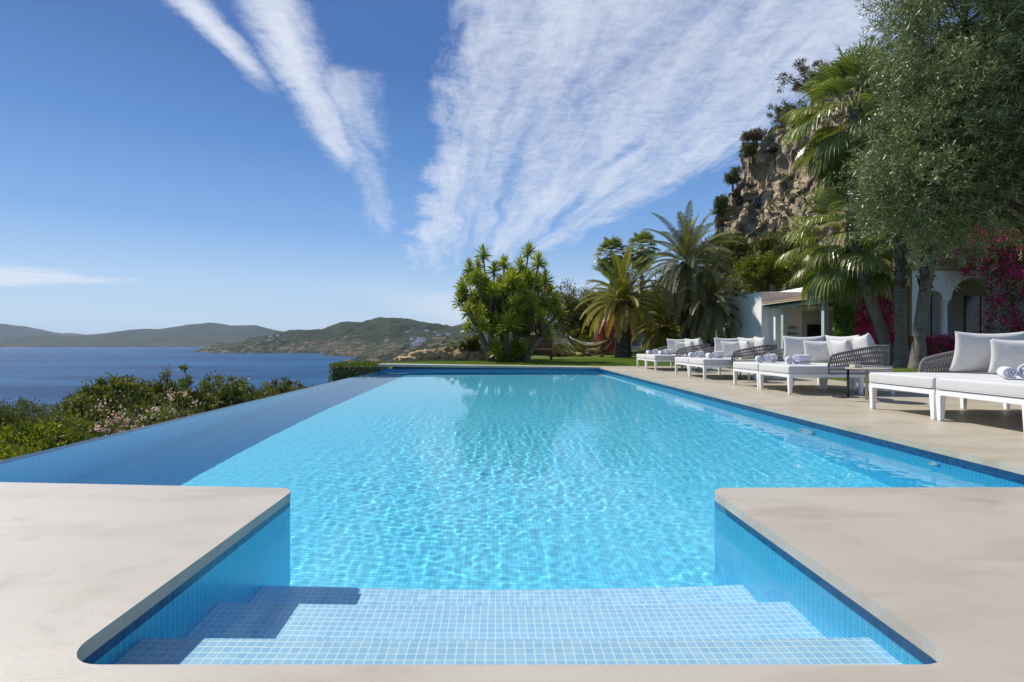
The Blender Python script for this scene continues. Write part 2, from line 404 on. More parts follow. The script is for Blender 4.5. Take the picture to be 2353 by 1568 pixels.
M_shrub = leaf_mat('shrub_leaf', [(0.047, 0.055, 0.017), (0.093, 0.101, 0.025), (0.163, 0.157, 0.041), (0.256, 0.221, 0.074)], .5, .3, .25)
M_bright = leaf_mat('bright_leaf', [(0.04, 0.06, 0.006), (0.093, 0.113, 0.012), (0.173, 0.178, 0.018), (0.268, 0.227, 0.03)], .5, .3, .35)
M_pine = leaf_mat('pine_needle', [(0.066, 0.075, 0.03), (0.116, 0.135, 0.045), (0.182, 0.18, 0.068), (0.247, 0.225, 0.09)], .7, .2, .15)
M_brownpine = leaf_mat('dry_pine_needle', [(0.105, 0.083, 0.053), (0.165, 0.12, 0.075), (0.225, 0.18, 0.112)], .8, .1, .1)
M_pink = leaf_mat('oleander_flower', [(.75, .35, .36), (.85, .50, .50), (.9, .68, .66)], .6, .2, .3, .8)
M_magenta = leaf_mat('bougainvillea_bract', [(.58, .012, .15), (.84, .04, .32), (.95, .13, .50)], .6, .2, .4, .8)
M_cypress = leaf_mat('ivy_leaf', [(0.046, 0.098, 0.014), (0.108, 0.182, 0.021), (0.2, 0.28, 0.035)], .5, .3, .25)
M_grass = leaf_mat('grass_blade', [(.08, .14, .015), (.14, .21, .03), (.22, .27, .05)], .6, .2, .3)

def bark_mat(name, c1, c2, sc_=8, stretch=(1, 1, 3.5), bs=.6, bd=.03):
    m, t, o = mat(name); c = t.coord()
    n = t.noise(t.mapping(c, stretch), sc_, 6, .65, .6)
    principled(t, o, t.mix(t.sstep(n, .35, .65), c1, c2), .9, .15, t.bump(n, bs, bd))
    return m
M_bark = bark_mat('grey_palm_bark', (.13, .115, .10), (.24, .215, .19), 5, (1, 1, 7))
M_barkd = bark_mat('brown_bark', (.07, .05, .035), (.17, .125, .09), 7, (2, 2, 1))
M_boot = bark_mat('palm_boot_bark', (.06, .05, .04), (.20, .17, .13), 6, (1, 1, 1.6), 1.0, .06)
M_yucbark = bark_mat('yucca_bark', (.13, .10, .075), (.25, .20, .15), 6, (1, 1, 3))

def simple(name, c, rough=.6, spec=.4, nscale=20, var=.12, bs=.1, bd=.005, **k):
    m, t, o = mat(name); cc = t.coord(); n = t.noise(cc, nscale, 4, .6)
    principled(t, o, t.mix(n, tuple(x * (1 - var) for x in c), tuple(min(1, x * (1 + var)) for x in c)), rough, spec, t.bump(n, bs, bd), **k)
    return m
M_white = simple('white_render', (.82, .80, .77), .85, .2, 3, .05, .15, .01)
M_wmetal = simple('white_powder_metal', (.80, .80, .80), .35, .5, 30, .02, .02)
M_dark = simple('dark_metal', (.045, .042, .04), .4, .5, 30, .1)
M_taupe = simple('taupe_ceramic', (.42, .37, .30), .45, .4, 30, .06)
M_sage = simple('ashtray_resin', (.50, .48, .40), .5)
M_terra = simple('clay_roof_tile', (.40, .27, .14), .8, .2, 8, .35)
M_bluebeam = simple('pale_blue_timber', (.42, .50, .52), .6, .3, 12, .1)
M_darkwood = simple('dark_beam_wood', (.06, .045, .035), .7, .3, 10, .3)
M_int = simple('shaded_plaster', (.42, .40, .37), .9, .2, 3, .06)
M_glass = simple('dark_window_glass', (.03, .032, .035), .12, .6, 3, .1)
M_screen = simple('black_screen', (.008, .008, .01), .2, .5)
M_wicker = simple('brown_wicker', (.12, .075, .045), .75, .2, 60, .5, .5, .01)
M_canvas = simple('brown_canvas', (.22, .15, .10), .9, .1, 30, .1)
M_net = simple('cream_net', (.60, .55, .42), .9, .1, 40, .1)
M_wood = simple('oiled_wood', (.20, .11, .06), .5, .3, 10, .3)
M_pot = simple('pale_grey_pot', (.55, .56, .55), .5, .3)

def fabric(name, c, weave=900):
    m, t, o = mat(name); cc = t.coord(); n = t.noise(cc, weave, 2, .5); n2 = t.noise(cc, 5, 4, .55, .6)
    principled(t, o, t.mix(t.m('MULTIPLY', n2, .6), c, tuple(x * .90 for x in c)), .95, .15, t.bump(t.m('ADD', t.m('MULTIPLY', n, .15), n2), .22, .02), Sheen_Weight=.15)
    return m
M_cush = fabric('pale_grey_cushion', (.57, .56, .54))
M_seat = fabric('white_grey_mattress', (.60, .595, .58))
def towel_mat():
    m, t, o = mat('towel_terry'); c = t.coord(); n = t.noise(c, 260, 2, .6); n2 = t.noise(c, 14, 3, .5)
    principled(t, o, t.mix(n2, (.62, .62, .70), (.72, .72, .78)), .98, .05, t.bump(n, .7, .006), Sheen_Weight=.3)
    return m
M_towel = towel_mat()
def cord_mat():
    m, t, o = mat('woven_rope'); c = t.coord(); n = t.noise(c, 90, 2, .6)
    principled(t, o, t.mix(n, (.13, .12, .115), (.27, .255, .24)), .85, .2, t.bump(n, .5, .004))
    return m
M_cord = cord_mat()
def stone_wall_mat():
    m, t, o = mat('rubble_stone_wall'); c = t.coord()
    v = t.node('ShaderNodeTexVoronoi', {'Scale': 6.0}, feature='DISTANCE_TO_EDGE'); mp = t.mapping(c, (1, 1, 1.9)); t.l.new(mp, v.inputs[0])
    v2 = t.node('ShaderNodeTexVoronoi', {'Scale': 6.0}); t.l.new(mp, v2.inputs[0])
    n = t.noise(c, 20, 5, .6)
    sp = t.node('ShaderNodeSeparateColor'); t.l.new(v2.outputs['Color'], sp.inputs[0])
    a = t.mix(sp.outputs[0], (.34, .21, .10), (.52, .38, .22)); a = t.mix(t.m('MULTIPLY', n, .5), a, (.30, .22, .14))
    a = t.mix(t.sstep(v.outputs[0], .015, .05), (.14, .10, .06), a)
    principled(t, o, a, .9, .2, t.bump(t.m('ADD', t.sstep(v.outputs[0], 0, .08), t.m('MULTIPLY', n, .3)), .8, .03))
    return m
M_stone = stone_wall_mat()
def rock_mat(name, c1, c2, c3, s=1.0, bd=.08):
    m, t, o = mat(name); c = t.coord()
    n = t.noise(c, 1.6 * s, 9, .68, .8); n2 = t.noise(t.mapping(c, (1, 1, .35)), .9 * s, 7, .6, .5)
    a = t.mix(t.sstep(n, .35, .62), c1, c2); a = t.mix(t.m('MULTIPLY', t.sstep(n2, .48, .66), .8), a, c3)
    principled(t, o, a, .95, .15, t.bump(n, .7, bd))
    return m
M_boulder = rock_mat('sandstone_boulder', (.36, .25, .13), (.52, .40, .24), (.24, .17, .10), 1.6, .08)
M_greyrock = rock_mat('grey_rock', (.30, .28, .25), (.42, .39, .35), (.22, .20, .18), 2, .05)
M_cliff = rock_mat('cliff_limestone', (.30, .22, .14), (.50, .38, .25), (.17, .145, .12), .16, 1.2)
def grass_ground():
    m, t, o = mat('lawn_turf'); c = t.coord(); n = t.noise(c, 1.2, 4, .6); n2 = t.noise(c, 40, 4, .7)
    a = t.mix(t.sstep(n, .35, .65), (.12, .17, .03), (.17, .21, .045)); a = t.mix(n2, a, (.07, .10, .02))
    principled(t, o, a, .95, .1, t.bump(n2, .8, .03))
    return m
M_lawn = grass_ground()
def scrub_mat(name, g1, g2, r1, r2, s, zlo, zhi):
    m, t, o = mat(name); c = t.coord(); sp = t.node('ShaderNodeSeparateXYZ'); t.l.new(c, sp.inputs[0])
    n = t.noise(c, s, 8, .65, .3); n2 = t.noise(c, s * 5, 6, .7); n3 = t.noise(t.mapping(c, (1, 1, 3)), s * 1.7, 7, .65, .8)
    hz = t.sstep(sp.outputs[2], zlo, zhi)
    bare = t.sstep(t.m('SUBTRACT', n3, t.m('MULTIPLY', hz, .24)), .47, .62)
    g = t.mix(t.sstep(n2, .38, .62), g1, g2); rk = t.mix(t.sstep(n, .35, .65), r1, r2)
    rk = t.mix(t.sstep(n2, .5, .6), rk, g1)
    principled(t, o, t.mix(bare, g, rk), .95, .1, t.bump(n2, 1.0, 1.0 / s * .15))
    return m
M_hill = scrub_mat('hill_scrub', (.022, .034, .018), (.055, .07, .035), (.17, .115, .08), (.30, .23, .17), .012, -20, 130)
M_farhill = scrub_mat('far_hill_forest', (.03, .045, .035), (.05, .065, .045), (.14, .10, .08), (.10, .08, .06), .004, -120, 60)
M_coast = scrub_mat('low_coast', (.035, .05, .03), (.06, .07, .04), (.22, .13, .10), (.16, .11, .08), .006, -60, 60)
M_slope = scrub_mat('garden_slope', (.04, .06, .02), (.07, .09, .03), (.25, .18, .11), (.16, .12, .08), .5, -30, 30)

# ================================================================== sea and land
def sea():
    m, t, o = mat('sea_water'); c = t.coord()
    n = t.noise(t.mapping(c, (1, 2.6, 1), rot=(0, 0, .25)), .045, 9, .72, .4)
    n2 = t.noise(t.mapping(c, (.4, 1.6, 1), rot=(0, 0, .2)), .0028, 6, .6, .8)
    wc = t.noise(t.mapping(c, (.5, 2.2, 1)), .10, 4, .8)
    cap = t.m('MULTIPLY', t.sstep(wc, .70, .735), .7)
    a = t.mix(t.sstep(t.m('ADD', t.m('MULTIPLY', n2, .6), t.m('MULTIPLY', n, .4)), .38, .62), (.005, .045, .130), (.022, .110, .25)); a = t.mix(cap, a, (.6, .65, .7))
    principled(t, o, a, .6, .04, t.bump(n, 1.0, 3.0))
    xs = np.concatenate([-np.geomspace(22000, 60, 40), np.linspace(-50, 50, 6), np.geomspace(60, 22000, 40)]); ys = np.concatenate([[-3000, -500], np.linspace(0, 200, 6), np.geomspace(240, 26000, 50)])
    gx, gy = np.meshgrid(xs, ys)
    tag(mesh_np('sea', np.stack([gx, gy, gx * 0 - 60], -1).reshape(-1, 3), grid_faces(len(ys), len(xs)), m), kind='structure')
sea()
def hill(name, prof, Yr, front, back, m, amp, nf, n=220, nd=70, base=-62, shore=None):
    """ridge whose crest height follows prof [(x_at_1220, height_px)], a real mound from shore to the land behind"""
    px = np.array([p[0] for p in prof], float); pz = np.array([p[1] for p in prof], float)
    xs = np.linspace(px[0], px[-1], n); top = np.interp(xs, px, pz)
    v = np.linspace(-1, 1, nd)
    P = np.zeros((nd, n, 3))
    for j, vv in enumerate(v):
        off = vv * (front if vv < 0 else back)
        sh = 1.0 if shore is None else 1 + (np.interp(xs, [s[0] for s in shore], [s[1] for s in shore]) - 1) * (1 if vv < 0 else 0)
        y = Yr + off * sh
        xw = (xs - 1140) / 1220 * Yr
        x = xw * (1 + 0.0 * vv)
        prof_h = (.8 + (788 - top) / 1220 * Yr) - base
        s = 1 - abs(vv); s = (s * s * (3 - 2 * s)) if vv > 0 else s ** .72
        nz = fbm(x * nf + 5, y * nf + 3, 6, .55) - .5
        nz2 = ridged(x * nf * .6 + 2, y * nf * .6, 5) - .5
        z = base + prof_h * s + (nz * amp + nz2 * amp * 1.1) * min(1, (1 - abs(vv)) * 3) * (.45 + .55 * min(1, abs(vv) * 4))
        P[j, :, 0] = x + (fbm(y * nf * 1.3, x * nf * 1.3, 4) - .5) * amp * 1.5; P[j, :, 1] = y; P[j, :, 2] = z
    o = mesh_np(name, P.reshape(-1, 3), grid_faces(nd, n), m, None, smooth=True); tag(o, kind='structure'); return o
hill('hills', [(-700, 700), (-200, 738), (0, 743), (60, 756), (130, 769), (200, 776), (300, 790)], 10500, 1400, 2500, M_farhill, 50, .0016)
hill('hills', [(60, 786), (120, 768), (158, 765), (200, 770), (260, 786)], 16000, 900, 900, M_farhill, 30, .0012, 60, 24)
hill('hills', [(150, 782), (215, 769), (290, 758), (330, 755), (370, 756), (430, 746), (480, 742), (530, 748), (585, 746), (625, 757), (660, 765), (800, 775)], 9300, 1300, 1800, M_farhill, 45, .002)
hill('hills', [(-900, 772), (0, 774), (120, 771), (250, 775), (420, 773), (600, 774), (800, 776)], 7900, 650, 1200, M_coast, 40, .004, 320, 50)
hill('hills', [(1010, 760), (1060, 744), (1100, 738), (1200, 738), (1300, 750), (1500, 745), (1700, 760)], 7000, 1500, 1500, M_farhill, 40, .003)
hill('hills', [(500, 818), (520, 806), (548, 793), (585, 785), (620, 777), (640, 775), (680, 784), (720, 798), (760, 812)], 3350, 260, 400, M_hill, 34, .012, 160, 50)
hill('hills', [(505, 806), (580, 780), (640, 767), (680, 758), (740, 755), (800, 742), (845, 735), (880, 732), (930, 735), (970, 743), (1010, 750), (1060, 750), (1120, 748), (1300, 745), (1500, 735)], 4000, 800, 1500, M_hill, 75, .005, 420, 110, shore=[(505, .6), (640, .95), (850, 1.25), (900, 1.9), (1000, 2.3)])
hill('hills', [(860, 826), (900, 815), (940, 800), (975, 788), (1020, 776), (1080, 768), (1140, 762), (1220, 758), (1320, 752), (1500, 740)], 1900, 500, 600, M_hill, 42, .009, 260, 70)

def terrain():
    xs = np.concatenate([np.linspace(-140, -30, 28), np.linspace(-26, 9, 71), np.linspace(9.6, 60, 60), np.linspace(64, 160, 24)])
    ys = np.concatenate([np.linspace(-30, -6, 8), np.linspace(-5, 40, 91), np.linspace(41.5, 160, 60)])
    gx, gy = np.meshgrid(xs, ys)
    edge = np.interp(gy, [-30, 3, 18.0, 23, 26, 34, 50, 90], [-4.15, -4.15, -4.15, -4.4, -1.5, 3.2, 14, 30])
    d = edge - gx
    drop = -2.6 * np.clip((d + .4) / .5, 0, 1) - np.clip(d - 6, 0, 1e9) * .62
    drop = np.where(gy > 18.5, -np.clip(d, 0, 1e9) * 1.15 - .6 * np.clip(d / .6, 0, 1), drop)
    rise = np.clip(gy - 34, 0, 1e9) * .10 * np.clip((gx - edge) / 10, 0, 1) + np.clip(gx - 26, 0, 1e9) * .22 * np.clip((gy - 20) / 20, 0, 1)
    n = (fbm(gx * .2, gy * .2, 4) - .5)
    z = -.012 + drop + rise + n * np.clip(d / 4, 0, 3) + n * np.clip(gy - 36, 0, 3) * .3
    z = np.maximum(z, -61)
    cxm = (gx[:-1, :-1] + gx[1:, 1:]) / 2; cym = (gy[:-1, :-1] + gy[1:, 1:]) / 2
    inpool = (cxm > -4.2) & (cxm < 7.0) & (cym > -8) & (cym < 17.9)
    lawn = (cxm > (edge[:-1, :-1] + .1)) & (cym < 60)
    V = np.stack([gx, gy, z], -1).reshape(-1, 3); F = grid_faces(len(ys), len(xs))
    k = (~inpool).ravel(); mi = np.where(lawn.ravel(), 0, 1)[k]
    o = mesh_np('lawn_and_terrain', V, F[k], [M_lawn, M_slope], None, True, mats=mi); o.name = 'terrain'; tag(o, kind='structure')
terrain()
# short turf blades along the parts of the lawn seen close
def grass():
    n = 70000; x = rng.uniform(-4.2, 15, n); y = rng.uniform(18.12, 27, n)
    k2 = 26000; x2 = rng.uniform(7.29, 14, k2); y2 = rng.uniform(5, 18.1, k2)
    x = np.concatenate([x, x2]); y = np.concatenate([y, y2]); n = len(x)
    edge = np.interp(y, [0, 23, 26], [-4.2, -4.2, -1.5]); k = x > edge; x = x[k]; y = y[k]; n = len(x)
    h = rng.uniform(.02, .05, n); a = rng.uniform(0, 6.28, n); w_ = .006
    b = np.stack([x, y, np.full(n, -.014)], -1); s = np.stack([np.cos(a) * w_, np.sin(a) * w_, 0 * a], -1)
    tp = b + np.stack([rng.normal(0, .012, n), rng.normal(0, .012, n), h], -1)
    V = np.stack([b - s, b + s, tp], 1).reshape(-1, 3); F = np.arange(n * 3).reshape(n, 3)
    r = rng.random(n); uv = np.stack([np.repeat(r, 3), np.zeros(3 * n)], -1)
    tag(mesh_np('grass', V, F, M_grass, uvs=uv), 'short green turf blades of the lawn behind the pool', 'grass', kind='stuff')
grass()

# ================================================================== foliage
def norm(a): return a / np.maximum(np.linalg.norm(a, axis=-1, keepdims=True), 1e-9)
class Leaves:
    def __init__(s): s.q = []; s.u = []
    def leaf(s, base, dirv, side, L, W, r):
        """rhombic leaves, arrays (n,3)"""
        base = np.asarray(base); L = np.broadcast_to(L, len(base))[:, None]; W = np.broadcast_to(W, len(base))[:, None]
        mid = base + dirv * L * .45; tip = base + dirv * L
        s.q.append(np.stack([base, mid - side * W / 2, tip, mid + side * W / 2], 1)); s.u.append(np.broadcast_to(r, len(base)))
    def strip(s, a0, b0, a1, b1, r):
        s.q.append(np.stack([a0, b0, b1, a1], 1)); s.u.append(np.broadcast_to(r, len(a0)))
    def build(s, name, m, parent=None):
        Q = np.concatenate(s.q); U = np.concatenate(s.u); n = len(Q)
        uv = np.stack([np.repeat(U, 4), np.zeros(n * 4)], -1)
        return mesh_np(name, Q.reshape(-1, 3), np.arange(n * 4).reshape(n, 4), m, parent, False, uv)
def rdirs(n, r=rng): return norm(r.normal(size=(n, 3)))
def perp(d, r=rng):
    a = r.normal(size=d.shape); return norm(np.cross(d, a))
def cloud(lobes, n, L, W, r, clump=.22, nclump=None, up=.3, shell=.55, drop=.12):
    """leaf clumps through a union of ellipsoids; lobes: (cx,cy,cz,rx,ry,rz)"""
    lob = np.array(lobes, float); vol = lob[:, 3] * lob[:, 4] * lob[:, 5]; pr = vol ** .7; pr /= pr.sum()
    nc = nclump or max(40, n // 45)
    li = r.choice(len(lob), nc, p=pr); dr = rdirs(nc, r)
    rad = (shell + (1.06 - shell) * r.random(nc) ** .6)
    rad *= .82 + .36 * vnoise(dr[:, 0] * 3 + li * 7, dr[:, 1] * 3 + dr[:, 2] * 2.1)
    cc = lob[li, :3] + dr * lob[li, 3:] * rad[:, None]
    cs = r.uniform(.5, 1.3, nc) * clump; cu = r.normal(0, .13, nc)
    keep = r.random(nc) > drop; cc = cc[keep]; cs = cs[keep]; cu = cu[keep]; dk = dr[keep]; nc = len(cc)
    ci = r.integers(0, nc, n)
    off = r.normal(size=(n, 3)) * cs[ci][:, None] * .55
    p = cc[ci] + off
    d = norm(dk[ci] * .7 + norm(off) * .6 + r.normal(size=(n, 3)) * .55 + np.array([0, 0, up]))
    lv = Leaves(); lv.leaf(p, d, perp(d, r), L * r.uniform(.6, 1.25, n), W * r.uniform(.7, 1.2, n), np.clip(.5 + cu[ci] + r.normal(0, .2, n), 0, 1))
    return lv, cc
def limbs(bm, base, r0, tips, rr=random, seg=8, wig=.15):
    for tp in tips:
        b = Vector(base); e = Vector(tp); n = 6; pts = []
        for i in range(n + 1):
            f = i / n; p = b.lerp(e, f); p.z += math.sin(f * math.pi) * .05 * (e - b).length
            if 0 < i < n: p += Vector((rr.uniform(-1, 1), rr.uniform(-1, 1), rr.uniform(-1, 1))) * wig * (e - b).length * .25
            pts.append(p)
        add_tube(bm, pts, [r0 * (1 - .8 * i / n) for i in range(n + 1)], seg, False)
def tree(name, label, cat, base, lobes, n, L, W, m, seed, bark=None, r0=.12, group=None, clump=.22, fork=None, shell=.5, up=.3, drop=.12, nclump=None, nl=7):
    r = np.random.default_rng(seed); rr = random.Random(seed)
    e = empty(name, base); tag(e, label, cat, group)
    bx, by, bz = base
    lb = [(l[0] - bx, l[1] - by, l[2] - bz, *l[3:]) for l in lobes]
    lv, cc = cloud(lb, n, L, W, r, clump, nclump, up, shell, drop)
    lv.build('crown', m, e)
    bm = bmesh.new()
    ft = fork or (lb[0][0] * .3, lb[0][1] * .3, max(.15, (lb[0][2] - lb[0][5]) * .9))
    add_tube(bm, [(0, 0, -.3), (ft[0] * .4, ft[1] * .4, ft[2] * .5), ft], [r0 * 1.3, r0 * 1.05, r0 * .9], 10)
    tips = [cc[i] for i in r.choice(len(cc), min(nl + 2 * len(lb), len(cc)), replace=False)]
    limbs(bm, ft, r0 * .6, tips, rr)
    obj('trunk', bm, bark or M_barkd, e, True)
    return e

# ---- palms
def fan_leaf(lv, P, dirv, blade, pet, droop, r, u, span=2.6, nseg=34):
    """one costapalmate fan: petiole then pleated segments whose tips hang"""
    d = Vector(dirv).normalized(); side = d.cross(Vector((0, 0, 1)))
    if side.length < .05: side = Vector((1, 0, 0))
    side.normalize(); up = side.cross(d).normalized()
    P = Vector(P); hub = P + d * pet + Vector((0, 0, -droop * pet * .25))
    d2 = (d + Vector((0, 0, -droop * .5))).normalized(); up2 = side.cross(d2).normalized()
    w_ = .018
    a = np.array([P - side * w_]); b = np.array([P + side * w_]); a1 = np.array([hub - side * w_ * .7]); b1 = np.array([hub + side * w_ * .7])
    lv.strip(a, b, a1, b1, .75)
    ang = np.linspace(-span / 2, span / 2, nseg)
    D2 = np.array(d2); S = np.array(side); U = np.array(up2); Hh = np.array(hub)
    dirs = np.cos(ang)[:, None] * D2 + np.sin(ang)[:, None] * S
    Ls = blade * (1 - .25 * (np.abs(ang) / (span / 2)) ** 2) * r.uniform(.9, 1.08, nseg)
    dth = span / nseg
    prevc = np.repeat(Hh[None], nseg, 0); prevw = np.full(nseg, .004)
    tang = np.cross(dirs, U); tang = norm(tang)
    pleat = (np.arange(nseg) % 2 * 2 - 1)[:, None] * U * .0
    uu = np.clip(u + r.normal(0, .10, nseg), 0, 1)
    cur = dirs.copy(); pos = prevc
    wid = [.0, .5, .56, .34, .05]
    tilt = (np.arange(nseg) % 2 * 2 - 1)[:, None]
    lst = [0, .38, .62, .82, 1.0]
    for k in range(1, 5):
        seg = (lst[k] - lst[k - 1]) * Ls[:, None]
        g = np.array([0, 0, -1.]) * [0, .04, .25, .75, 1.2][k] * (droop + .25)
        cur = norm(cur + g); newpos = pos + cur * seg
        hw0 = (wid[k - 1] * dth * Ls * .60)[:, None]; hw1 = (wid[k] * dth * Ls * .60)[:, None]
        tw = norm(tang + U * tilt * .55)
        lv.strip(pos - tw * hw0, pos + tw * hw0, newpos - tw * hw1, newpos + tw * hw1, uu)
        pos = newpos
def fan_palm(label, base, path, rad, crown_r, n, seed, blade=.95, pet=.9, group='fan palms', bark=None, dead=10, lo=-60, boots=True, ivy=None, name='fan_palm', u0=.45):
    r = np.random.default_rng(seed); rr = random.Random(seed)
    e = empty(name, base); tag(e, label, 'palm', group)
    bm = bmesh.new(); pts = [Vector(p) for p in path]; N = len(pts)
    # resample
    fine = []
    for i in range(N - 1):
        for k in range(8): fine.append(pts[i].lerp(pts[i + 1], k / 8))
    fine.append(pts[-1])
    rads = [rad * (1.35 - .5 * min(1, i / 6) + .04 * math.sin(i * 1.7)) * (1 - .15 * i / len(fine)) for i in range(len(fine))]
    add_tube(bm, fine, rads, 16)
    nf0 = len(bm.faces)
    if boots:
        for i, p in enumerate(fine):
            f = i / (len(fine) - 1)
            if f < .42: continue
            for k in range(9):
                a = rr.uniform(0, 6.28); rd = rads[i] * .95; q = p + Vector((math.cos(a) * rd, math.sin(a) * rd, rr.uniform(-.12, .12)))
                out = Vector((math.cos(a), math.sin(a), 0)); tn = Vector((-math.sin(a), math.cos(a), 0)); L = rr.uniform(.12, .26); w_ = rr.uniform(.04, .09)
                t_ = q + out * rr.uniform(.05, .13) + Vector((0, 0, L * rr.choice([1, 1, -.6])))
                v = [bm.verts.new(x) for x in (q - tn * w_, q + tn * w_, t_ + tn * w_ * .5, t_ - tn * w_ * .5, q - out * .05)]
                bm.faces.new(v[:4]); bm.faces.new((v[3], v[2], v[4])); bm.faces.new((v[1], v[4], v[2])); bm.faces.new((v[0], v[3], v[4]))
    bm.faces.ensure_lookup_table()
    for i_, f_ in enumerate(bm.faces): f_.material_index = 1 if i_ >= nf0 else 0; f_.smooth = i_ < nf0
    obj('trunk', bm, [bark or M_bark, M_boot], e)
    top = pts[-1]; lv = Leaves()
    for i in range(n):
        f = (i + .5) / n; el = R(85 - (85 - lo) * f ** .8 + r.uniform(-6, 6)); az = i * 2.39996 + r.uniform(-.2, .2)
        dv = (math.cos(az) * math.cos(el), math.sin(az) * math.cos(el), math.sin(el))
        s = crown_r / (blade + pet)
        fan_leaf(lv, top + Vector((0, 0, -.35 * f)), dv, blade * s, pet * s * r.uniform(.8, 1.15), .3 + .75 * f, r, u0 + .12 * (1 - f) + r.normal(0, .1), span=r.uniform(2.3, 2.9))
    lv.build('crown', M_palm, e)
    if dead:
        lv = Leaves()
        for i in range(dead):
            az = r.uniform(0, 6.28); el = R(r.uniform(-80, -58))
            dv = (math.cos(az) * math.cos(el), math.sin(az) * math.cos(el), math.sin(el))
            fan_leaf(lv, top + Vector((0, 0, -.4)), dv, .8, .5, 1.2, r, r.uniform(.2, .8), span=1.7, nseg=18)
        lv.build('dead_frond', M_dead, e)
    if ivy:
        k = 5200; z = r.uniform(ivy[0], ivy[1], k); a = r.uniform(0, 6.28, k)
        P = np.array([[np.interp(zz, [p.z for p in fine], [getattr(p, c) for p in fine]) for zz in z] for c in 'xy']).T
        rd = ivy[2] * (.75 + .35 * r.random(k)) * (.9 + .25 * fbm(a, z * 2, 3))
        pos = np.stack([P[:, 0] + np.cos(a) * rd, P[:, 1] + np.sin(a) * rd, z], -1)
        d = norm(np.stack([np.cos(a) * .6, np.sin(a) * .6, -.9 + 0 * a], -1) + r.normal(size=(k, 3)) * .35)
        lv = Leaves(); lv.leaf(pos, d, perp(d, r), .11, .06, np.clip(r.normal(.5, .2, k), 0, 1)); lv.build('ivy', M_cypress, e)
    return e
def frond(lv, P, dv, L, droop, r, u, nl=84, leaf=.36, vang=.55):
    d = Vector(dv).normalized(); pos = Vector(P); n = 14; pts = [pos.copy()]; ds = [d.copy()]
    for i in range(n):
        d = (d + Vector((0, 0, -droop * (.4 + i / n) * .16))).normalized(); pos = pos + d * L / n; pts.append(pos.copy()); ds.append(d.copy())
    A = np.array(pts); D = np.array(ds)
    f = np.linspace(.14, .995, nl); x = f * n; i0 = np.minimum(x.astype(int), n - 1); fr = (x - i0)[:, None]
    p = A[i0] * (1 - fr) + A[i0 + 1] * fr; dd = norm(D[i0] * (1 - fr) + D[i0 + 1] * fr)
    side = norm(np.cross(dd, np.array([0, 0, 1.])) + 1e-6); up = norm(np.cross(side, dd))
    w_ = .022
    for k in range(n):
        s0 = side[0]
        lv.strip(A[k:k + 1] - s0 * w_ * (1 - k / n), A[k:k + 1] + s0 * w_ * (1 - k / n), A[k + 1:k + 2] - s0 * w_ * (1 - (k + 1) / n), A[k + 1:k + 2] + s0 * w_ * (1 - (k + 1) / n), .9)
    ll = leaf * np.sin(np.pi * np.clip(f * .92 + .06, 0, 1)) ** .6
    for sg in (-1, 1):
        dr_ = norm(side * sg * .85 + dd * .62 + up * vang + r.normal(size=(nl, 3)) * .08)
        m1 = p + dr_ * (ll * .55)[:, None]; dr2 = norm(dr_ + np.array([0, 0, -.45]) * (1 + droop * .6)); tp = m1 + dr2 * (ll * .5)[:, None]
        wv = dd * .016; uu = np.clip(u + r.normal(0, .08, nl), 0, 1)
        lv.strip(p - wv * .6, p + wv * .6, m1 - wv, m1 + wv, uu); lv.strip(m1 - wv, m1 + wv, tp - wv * .15, tp + wv * .15, uu)
def date_palm(label, base, h, rad, n, L, seed, m=None, lo=-35, group='date palms', lean=(0, 0), bark=None, leaf=.36, dead=0, hi=85, droop=1.0):
    r = np.random.default_rng(seed); rr = random.Random(seed)
    e = empty('date_palm', base); tag(e, label, 'palm', group)
    bm = bmesh.new(); pts = []; rads = []
    for i in range(25):
        f = i / 24; pts.append((lean[0] * f, lean[1] * f, -.2 + (h + .2) * f)); rads.append(rad * (1.12 - .22 * math.sin(min(1, f * 1.6) * math.pi / 2) + (.14 * f if f > .7 else 0) + .03 * math.sin(i * 2.1)))
    add_tube(bm, pts, rads, 18)
    for f_ in bm.faces: f_.smooth = True
    rows = int(h / .11)
    for i in range(rows):
        z = h * i / rows
        k0 = 14
        for k in range(k0):
            a = 2 * math.pi * (k + .5 * (i % 2)) / k0 + rr.uniform(-.06, .06); f = z / h; rd = np.interp(f * 24, range(25), rads) * .97
            cx, cy = lean[0] * f, lean[1] * f; o_ = Vector((math.cos(a), math.sin(a), 0)); tn = Vector((-math.sin(a), math.cos(a), 0)); q = Vector((cx, cy, z)) + o_ * rd
            w_ = rad * .19; hh = .10
            v = [bm.verts.new(x) for x in (q - tn * w_, q + tn * w_, q + tn * w_ * .7 + o_ * .05 + Vector((0, 0, hh)), q - tn * w_ * .7 + o_ * .05 + Vector((0, 0, hh)), q - tn * w_ * .6 + Vector((0, 0, hh + .03)), q + tn * w_ * .6 + Vector((0, 0, hh + .03)))]
            bm.faces.new(v[:4]); bm.faces.new((v[3], v[2], v[5], v[4]))
    obj('trunk', bm, bark or M_boot, e)
    lv = Leaves(); top = Vector((lean[0], lean[1], h))
    for i in range(n):
        f = (i + .5) / n; el = R(hi - (hi - lo) * f ** .85 + r.uniform(-6, 6)); az = i * 2.39996 + r.uniform(-.15, .15)
        frond(lv, top + Vector((0, 0, -.25 * f)), (math.cos(az) * math.cos(el), math.sin(az) * math.cos(el), math.sin(el)), L * r.uniform(.85, 1.1), droop * (.55 + .55 * f), r, .38 + .35 * (f > .7) + r.normal(0, .1), leaf=leaf)
    lv.build('crown', m or M_date, e)
    return e

